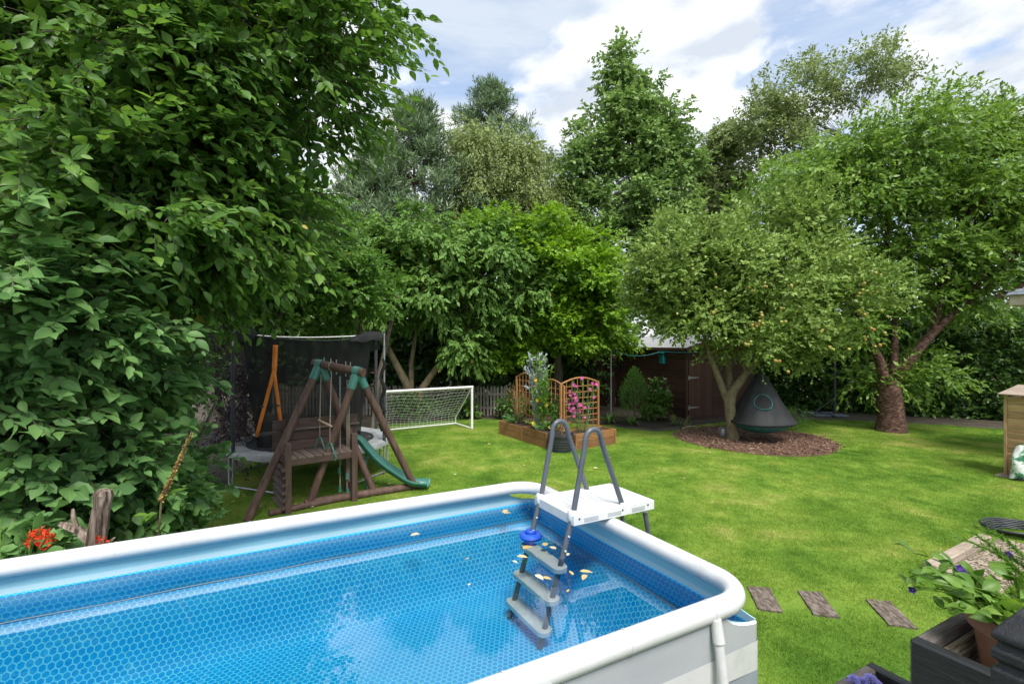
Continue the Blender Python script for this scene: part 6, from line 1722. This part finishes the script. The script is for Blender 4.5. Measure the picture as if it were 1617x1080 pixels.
# ------------------------------------------------------------------ foreground: planters, post, terracotta pot
PA, QA = -E1, E2                                   # same axes as the pool
deck = thing('timber_deck', 'raised black timber deck carrying the planters, under the camera', 'deck', V(0, -1, 0))
for k in range(15):
    q = V(-1.6, -1.55, .985) + V(.46, -.888, 0)*0 + V(0, 0, 0)
    plank('deck_board', deck, M['black_wood'], V(-1.5 + k*.2, -2.2, .985), V(-1.5 + k*.2, .35 + k*.0, .985), .19, .028)
for x_, y_ in ((-1.3, .25), (1.2, .25), (-1.3, -2), (1.2, -2)): plank('deck_leg', deck, M['black_wood'], V(x_, y_, 0), V(x_, y_, .968), .1, .1, up=(1, 0, 0))
def planter(lab, c0, dp, dq, lp_, lq_, ztop, zbot, wall=.045):
    root = thing('timber_planter', lab, 'planter', V(c0.x, c0.y, zbot), 'black timber planters')
    nbd = max(2, round((ztop - zbot)/.2)); hh_ = (ztop - zbot)/nbd
    o_ = V(c0.x, c0.y, 0)
    for i in range(nbd):
        z = zbot + hh_*(i + .5); h2 = hh_ - (.004 if i < nbd - 1 else 0)
        plank('board', root, M['black_wood'], o_ + V(0, 0, z), o_ + dq*lq_ + V(0, 0, z), wall, h2, bev=.008)
        plank('board', root, M['black_wood'], o_ + dp*lp_ + V(0, 0, z), o_ + dp*lp_ + dq*lq_ + V(0, 0, z), wall, h2, bev=.008)
        for q in (0.0225, lq_ - .0225):
            plank('board', root, M['old_wood'], o_ + dq*q + dp*wall*.52 + V(0, 0, z - .003), o_ + dq*q + dp*(lp_ - wall*.52) + V(0, 0, z - .003), wall, h2, bev=.006)
    for k in range(4):                               # flaking inner lining
        plank('lining_slat', root, M['flake_wood'], o_ + dq*.055 + dp*.03 + V(0, 0, ztop - .06 - k*.045), o_ + dq*.055 + dp*(lp_ - .03) + V(0, 0, ztop - .06 - k*.045), .014, .04)
    b_ = MB(); iz = ztop - .22
    b_.prism([o_ + dp*.03 + dq*.05 + V(0, 0, zbot + .02), o_ + dp*(lp_ - .03) + dq*.05 + V(0, 0, zbot + .02), o_ + dp*(lp_ - .03) + dq*(lq_ - .05) + V(0, 0, zbot + .02), o_ + dp*.03 + dq*(lq_ - .05) + V(0, 0, zbot + .02)], (0, 0, iz - zbot))
    b_.build('soil', M['soil'], root, smooth=0)
    return root
PZ1 = 1.60
c1 = gp(1441, 1004, PZ1)
planter('black timber planter holding the terracotta pot at the right', c1, PA, QA, .62, .75, PZ1, 0.0)
PZ2 = 1.12
c2 = gp(1371, 1045, PZ2)
planter('black timber planter with lavender flowers at the bottom edge', c2, -PA, QA, .5, .34, PZ2, 0.0)
# chamfered newel post
nw = V(1.345, 1.27, 0)
newel = thing('newel_post', 'black chamfered timber post in the bottom right corner', 'post', nw)
def sq(h_, z): return [nw + PA*x*h_ + QA*y*h_ + V(0, 0, z) for x, y in ((-1, -1), (1, -1), (1, 1), (-1, 1))]
b_ = MB(); hw = .075
lv = [(hw, 0.0), (hw, 1.775), (hw - .011, 1.782), (hw - .011, 1.796), (hw, 1.803), (hw, 1.826), (hw - .011, 1.833), (hw - .011, 1.847), (hw, 1.854), (hw, 1.868), (hw*.50, 1.925)]
vv = [p for h_, z in lv for p in sq(h_, z)]
ff = []
for i in range(len(lv) - 1):
    for k in range(4): ff.append((i*4 + k, i*4 + (k+1) % 4, (i+1)*4 + (k+1) % 4, (i+1)*4 + k))
ff.append(tuple(range(len(lv)*4 - 4, len(lv)*4))); ff.append((3, 2, 1, 0))
b_.add(vv, ff); b_.build('shaft', M['black_wood'], newel, smooth=0, bevel=.004)
# terracotta pot in the planter
pt = c1 + PA*.31 + QA*.2; pt = V(pt.x, pt.y, PZ1 - .215)
tpot = thing('terracotta_pot', 'terracotta pot with leafy plants standing in the black planter', 'pot', pt)
b_ = MB(); b_.lathe([(.10, 0), (.105, .01), (.138, .24), (.156, .243), (.158, .295), (.142, .295), (.13, .26), (.02, .255)], pt, 32); b_.build('body', M['terracotta'], tpot)
b_ = MB(); b_.lathe([(.01, .25), (.128, .26), (.128, .265), (.02, .275)], pt, 20); b_.build('compost', M['soil'], tpot)
# leafy pansies trailing out of the pot: every leaf is its own
pz = pt + V(0, 0, .27)
pans = thing('potted_pansy', 'light green leafy pansies with dark purple flowers trailing from the terracotta pot', 'plant', pz)
one = single_leaf('leaf', .27, veined(LM['fresh']))
rr = random.Random(77); sb = MB()
for i in range(38):
    ta_ = rr.uniform(math.radians(110), math.radians(225)) if i < 24 else rr.uniform(0, 6.28)
    ln_ = rr.uniform(.10, .34) if i < 24 else rr.uniform(.06, .2)
    tip = pz + V(math.cos(ta_)*ln_, math.sin(ta_)*ln_*.9, rr.uniform(.03, .15)); mid = pz.lerp(tip, .5) + V(0, 0, rr.uniform(.05, .1))
    st0 = pz + V(math.cos(ta_)*.04, math.sin(ta_)*.04, -.02)
    pts = bez(st0, mid, tip, 6); sb.tube(pts, .0022, 4, caps=False)
    for j in (2, 3, 4, 5, 6, 6):
        d = Vector((rr.gauss(math.cos(ta_)*.5, .6), rr.gauss(math.sin(ta_)*.5, .6), rr.uniform(-.1, .7))).normalized(); z = Vector((rr.gauss(0, .4), rr.gauss(-.2, .4), 1)); z = (z - d*z.dot(d)).normalized()
        Mx = Matrix((d, z.cross(d), z)).transposed().to_4x4() @ Matrix.Scale(rr.uniform(.035, .088), 4); Mx.translation = pts[j]
        link('leaf', one, pans, Mx)
sb.build('stems', LM['fresh'], pans)
pet = leaf_mesh('flower', [[0, 0, 0]]*5, [[math.cos(q), math.sin(q), .25] for q in [j*2*math.pi/5 for j in range(5)]], [[0, 0, 1]]*5, [1.0]*5, .5, LM['purple_fl'], 6)
for u, v, Y_ in ((1522, 905, 1.75), (1515, 897, 1.76), (1440, 931, 1.78), (1592, 876, 1.72)):
    b_ = MB(); b_.tube(bez(pz, pz.lerp(at(u, v, Y_), .6) + V(0, 0, .06), at(u, v, Y_), 6), .0018, 4); b_.build('flower_stem', LM['fresh'], pans)
    link('flower', pet, pans, Matrix.Translation(at(u, v, Y_)) @ Vector((-.3, -1, .5)).to_track_quat('Z', 'Y').to_matrix().to_4x4() @ Matrix.Scale(.0145, 4))
# feathery grass plumes behind
plm = thing('grass_plume', 'pale green feathery grass plumes behind the pansies at the right edge', 'plant', pz + V(.04, -.03, 0))
r = np.random.default_rng(410); Pn, Dn = [], []; sb = MB()
for (u0, v0), (u1, v1) in (((1625, 960), (1540, 843)), ((1640, 950), (1520, 852)), ((1640, 930), (1560, 838)), ((1650, 960), (1590, 880))):
    p0, p1 = pz + V(.05, -.02, 0), at(u1, v1, 1.72); md_ = at(u0, v0 - 60, 1.68)
    pts = bez(p0, md_, p1, 14); sb.tube(pts, .0022, 4, caps=False)
    for j in range(6, 14):
        for k in range(3): Pn.append(pts[j].lerp(pts[j+1], k/3)); Dn.append((pts[j+1] - pts[j]).normalized())
sb.build('stems', LM['fresh'], plm)
Dn = nrm(np.array(Dn)); add_foliage(plm, 'plumes', r, np.array(Pn), Dn, Dn, LM['fresh'], .03, 9, .026, .10, sag=0, droop=0, up=.3, spread=.55)
Pn = np.array([pz + V(rr.uniform(.0, .12), rr.uniform(-.1, .06), 0) for _ in range(90)]); Dn = nrm(np.column_stack([r.normal(.1, .4, 90), r.normal(0, .4, 90), np.ones(90)]))
add_foliage(plm, 'tufts', r, Pn, Dn, Dn, LM['apple'], .12, 14, .045, .06, sag=.1, droop=-.2, up=.3, spread=.4)
# lavender ageratum in the lower planter
ag = thing('ageratum_plant', 'fluffy lavender flowers in the lower black planter at the bottom edge', 'plant', V(c2.x, c2.y, PZ2 - .2))
r = np.random.default_rng(411)
for i, (u, v) in enumerate(((1362, 1078), (1375, 1073), (1350, 1084), (1384, 1082), (1336, 1082), (1370, 1086), (1348, 1075))):
    q = at(u, v, 2.22)
    nfl = 260; dirs = rdir(r, nfl); dirs[:, 2] = np.abs(dirs[:, 2])
    me_ = leaf_mesh('flower_head', np.array(q - org(ag))[None] + dirs*.012, dirs, rdir(r, nfl), r.uniform(.012, .02, nfl), .12, LM['lavender'], 4)
    link('flower_head', me_, ag)
    sb = MB(); sb.tube([V(q.x, q.y, PZ2 - .22), q], .002, 4); sb.build('stem', LM['fresh'], ag)
Pn = np.array([c2 - PA*rr.uniform(.05, .45) + QA*rr.uniform(.05, .3) + V(0, 0, -.2) for _ in range(60)]); Dn = nrm(np.column_stack([r.normal(0, .4, 60), r.normal(0, .4, 60), np.ones(60)]))
add_foliage(ag, 'foliage', r, Pn, Dn, Dn, LM['left_shrub'], .12, 7, .045, .35)

# ------------------------------------------------------------------ left border: dead trunk, flowers
dt = V(-3.16, 3.78, 0)
dead = thing('dead_trunk', 'weathered bare broken trunk with two stubs behind the pool rim', 'tree trunk', dt)
def rough(pts, rad, n=14, seed=1, name='trunk'):
    rr_ = random.Random(seed); b_ = MB(); b_.tube(pts, rad, n)
    for i, v in enumerate(b_.v):
        k = i // n; c_ = Vector(pts[min(k, len(pts)-1)]); p_ = Vector(v); a_ = i % n
        s_ = 1 + .16*math.sin(a_*2.1 + seed) + rr_.uniform(-.09, .09)
        b_.v[i] = tuple(c_ + (p_ - c_)*s_)
    return b_.build(name, M['driftwood'], dead, smooth=30)
rough([dt + V(-.02, 0, -.05), dt + V(-.03, 0, .4), dt + V(-.03, 0, .75), dt + V(0, 0, 1.0), dt + V(.03, 0, 1.2), dt + V(.055, 0, 1.38), dt + V(.07, 0, 1.47), dt + V(.075, 0, 1.5)], [.085, .075, .07, .064, .058, .05, .056, .045])
rough([dt + V(-.02, 0, 1.1), dt + V(-.11, -.01, 1.2), dt + V(-.2, -.02, 1.24), dt + V(-.24, -.02, 1.25)], [.032, .028, .025, .016], 10, 2, 'stub')
rough([dt + V(.03, 0, 1.02), dt + V(.1, -.01, 1.08), dt + V(.17, -.02, 1.15)], [.026, .02, .006], 10, 3, 'stub')
rough([dt + V(-.12, -.01, 1.22), dt + V(-.15, -.01, 1.32), dt + V(-.16, 0, 1.36)], [.018, .015, .01], 10, 4, 'stub')
cro = thing('crocosmia', 'crocosmia with red flowers and sword leaves at the left edge', 'plant', V(-3.35, 3.58, 0))
rr = random.Random(91)
for i in range(22):
    b0_ = V(-3.62 + rr.uniform(-.12, .12), 3.55 + rr.uniform(-.1, .1), .0); tipd = V(rr.uniform(-.3, .45), rr.uniform(-.2, .1), rr.uniform(1.1, 1.55))
    rows = []
    for t in (0, .3, .6, .85, 1.0):
        p = b0_ + V(tipd.x*t*t, tipd.y*t, tipd.z*t - .12*t**3); w_ = .017*(1 - t**3) + .001; rows.append([p + V(-w_, .0, 0), p + V(0, -.006, 0), p + V(w_, 0, 0)])
    b_ = MB(); b_.grid(rows); b_.build('leaf', LM['fresh' if i % 3 == 0 else 'left_shrub'], cro, smooth=60)
r = np.random.default_rng(412)
for u, v, n_, Y_ in ((60, 842, 44, 3.45), (74, 847, 40, 3.45), (52, 852, 34, 3.46), (70, 856, 26, 3.45), (157, 857, 14, 3.62), (164, 858, 10, 3.62)):
    c_ = at(u, v, Y_); Pf = np.array(c_)[None] + r.normal(0, .022, (n_, 3)); Df = nrm(r.normal(0, .8, (n_, 3)) + np.array([.1, -.2, .5]))
    me_ = leaf_mesh('flower', Pf - np.array(org(cro)), Df, rdir(r, n_), r.uniform(.025, .05, n_), .17, LM['red'], 4); link('flower', me_, cro)
    b_ = MB(); b_.tube([V(c_.x - .12, c_.y + .02, .5), V(c_.x - .06, c_.y + .01, c_.z - .08), c_], .003, 4); b_.build('stem', LM['left_shrub'], cro)
vb = at(235, 800, 4.35); vb = V(vb.x, vb.y, 0)
ver = thing('mullein_spike', 'tall brown mullein seed spike leaning right in front of the shrub', 'plant', vb)
tip = at(303, 684, 4.2); b1 = at(255, 790, 4.28)
pts = bez(vb, b1 - V(.02, 0, .1), tip, 14); pts = [vb, vb.lerp(b1, .5)] + [b1.lerp(tip, t) for t in [k/12 for k in range(13)]]
b_ = MB(); b_.tube(pts, [.008]*2 + [.008 - .0005*k for k in range(13)], 6); b_.build('stem', M['bark_moss'], ver)
n_ = 520; t_ = r.random(n_); ax = np.array(tip - b1); Pf = np.array(b1)[None] + ax[None]*t_[:, None]; Df = nrm(rdir(r, n_) + np.array([0, 0, .5]))
Pf = Pf + Df*.008
M['seed'] = leafmat('seed_heads', [(.12, .07, .02), (.3, .19, .06), (.42, .33, .12)], .1, .8, 8.0, .2)
link('seed_heads', leaf_mesh('seed_heads', Pf - np.array(vb), Df, rdir(r, n_), (.026*(1 - .55*t_)), .4, M['seed'], 4), ver)
Pf = np.array([vb + (b1 - vb)*q for q in np.linspace(.6, 1.0, 6)]); Df = nrm(r.normal(0, .6, (6, 3)) + np.array([0, -.4, .2])); add_foliage(ver, 'leaves', r, Pf, Df, Df, LM['fresh'], .12, 3, .13, .3, kind=6)
ground_plant('sedum_plant', 'low bronze seed heads beside the dead trunk', -2.62, 4.08, .2, .15, 1.0, 12, 10, .1, 7, .04, .3, M['seed'], 130)
ground_plant('border_plant', 'dark leafy ground plants between the dead trunk and the ivy', -2.95, 4.45, .5, .25, .9, 20, 10, .16, 7, .085, .34, LM['left_shrub'], 131)
ground_plant('border_plant', 'dark leafy plants low behind the red crocosmia flowers', -3.75, 3.95, .3, .3, 1.05, 18, 10, .16, 7, .1, .34, LM['left_shrub'], 132)
ground_plant('young_shrub', 'upright shrub with large bright leaves above the red flowers', -3.62, 3.75, .2, .2, 1.55, 10, 6, .16, 6, .13, .33, LM['left_shrub'], 133, kind=6, near=90)
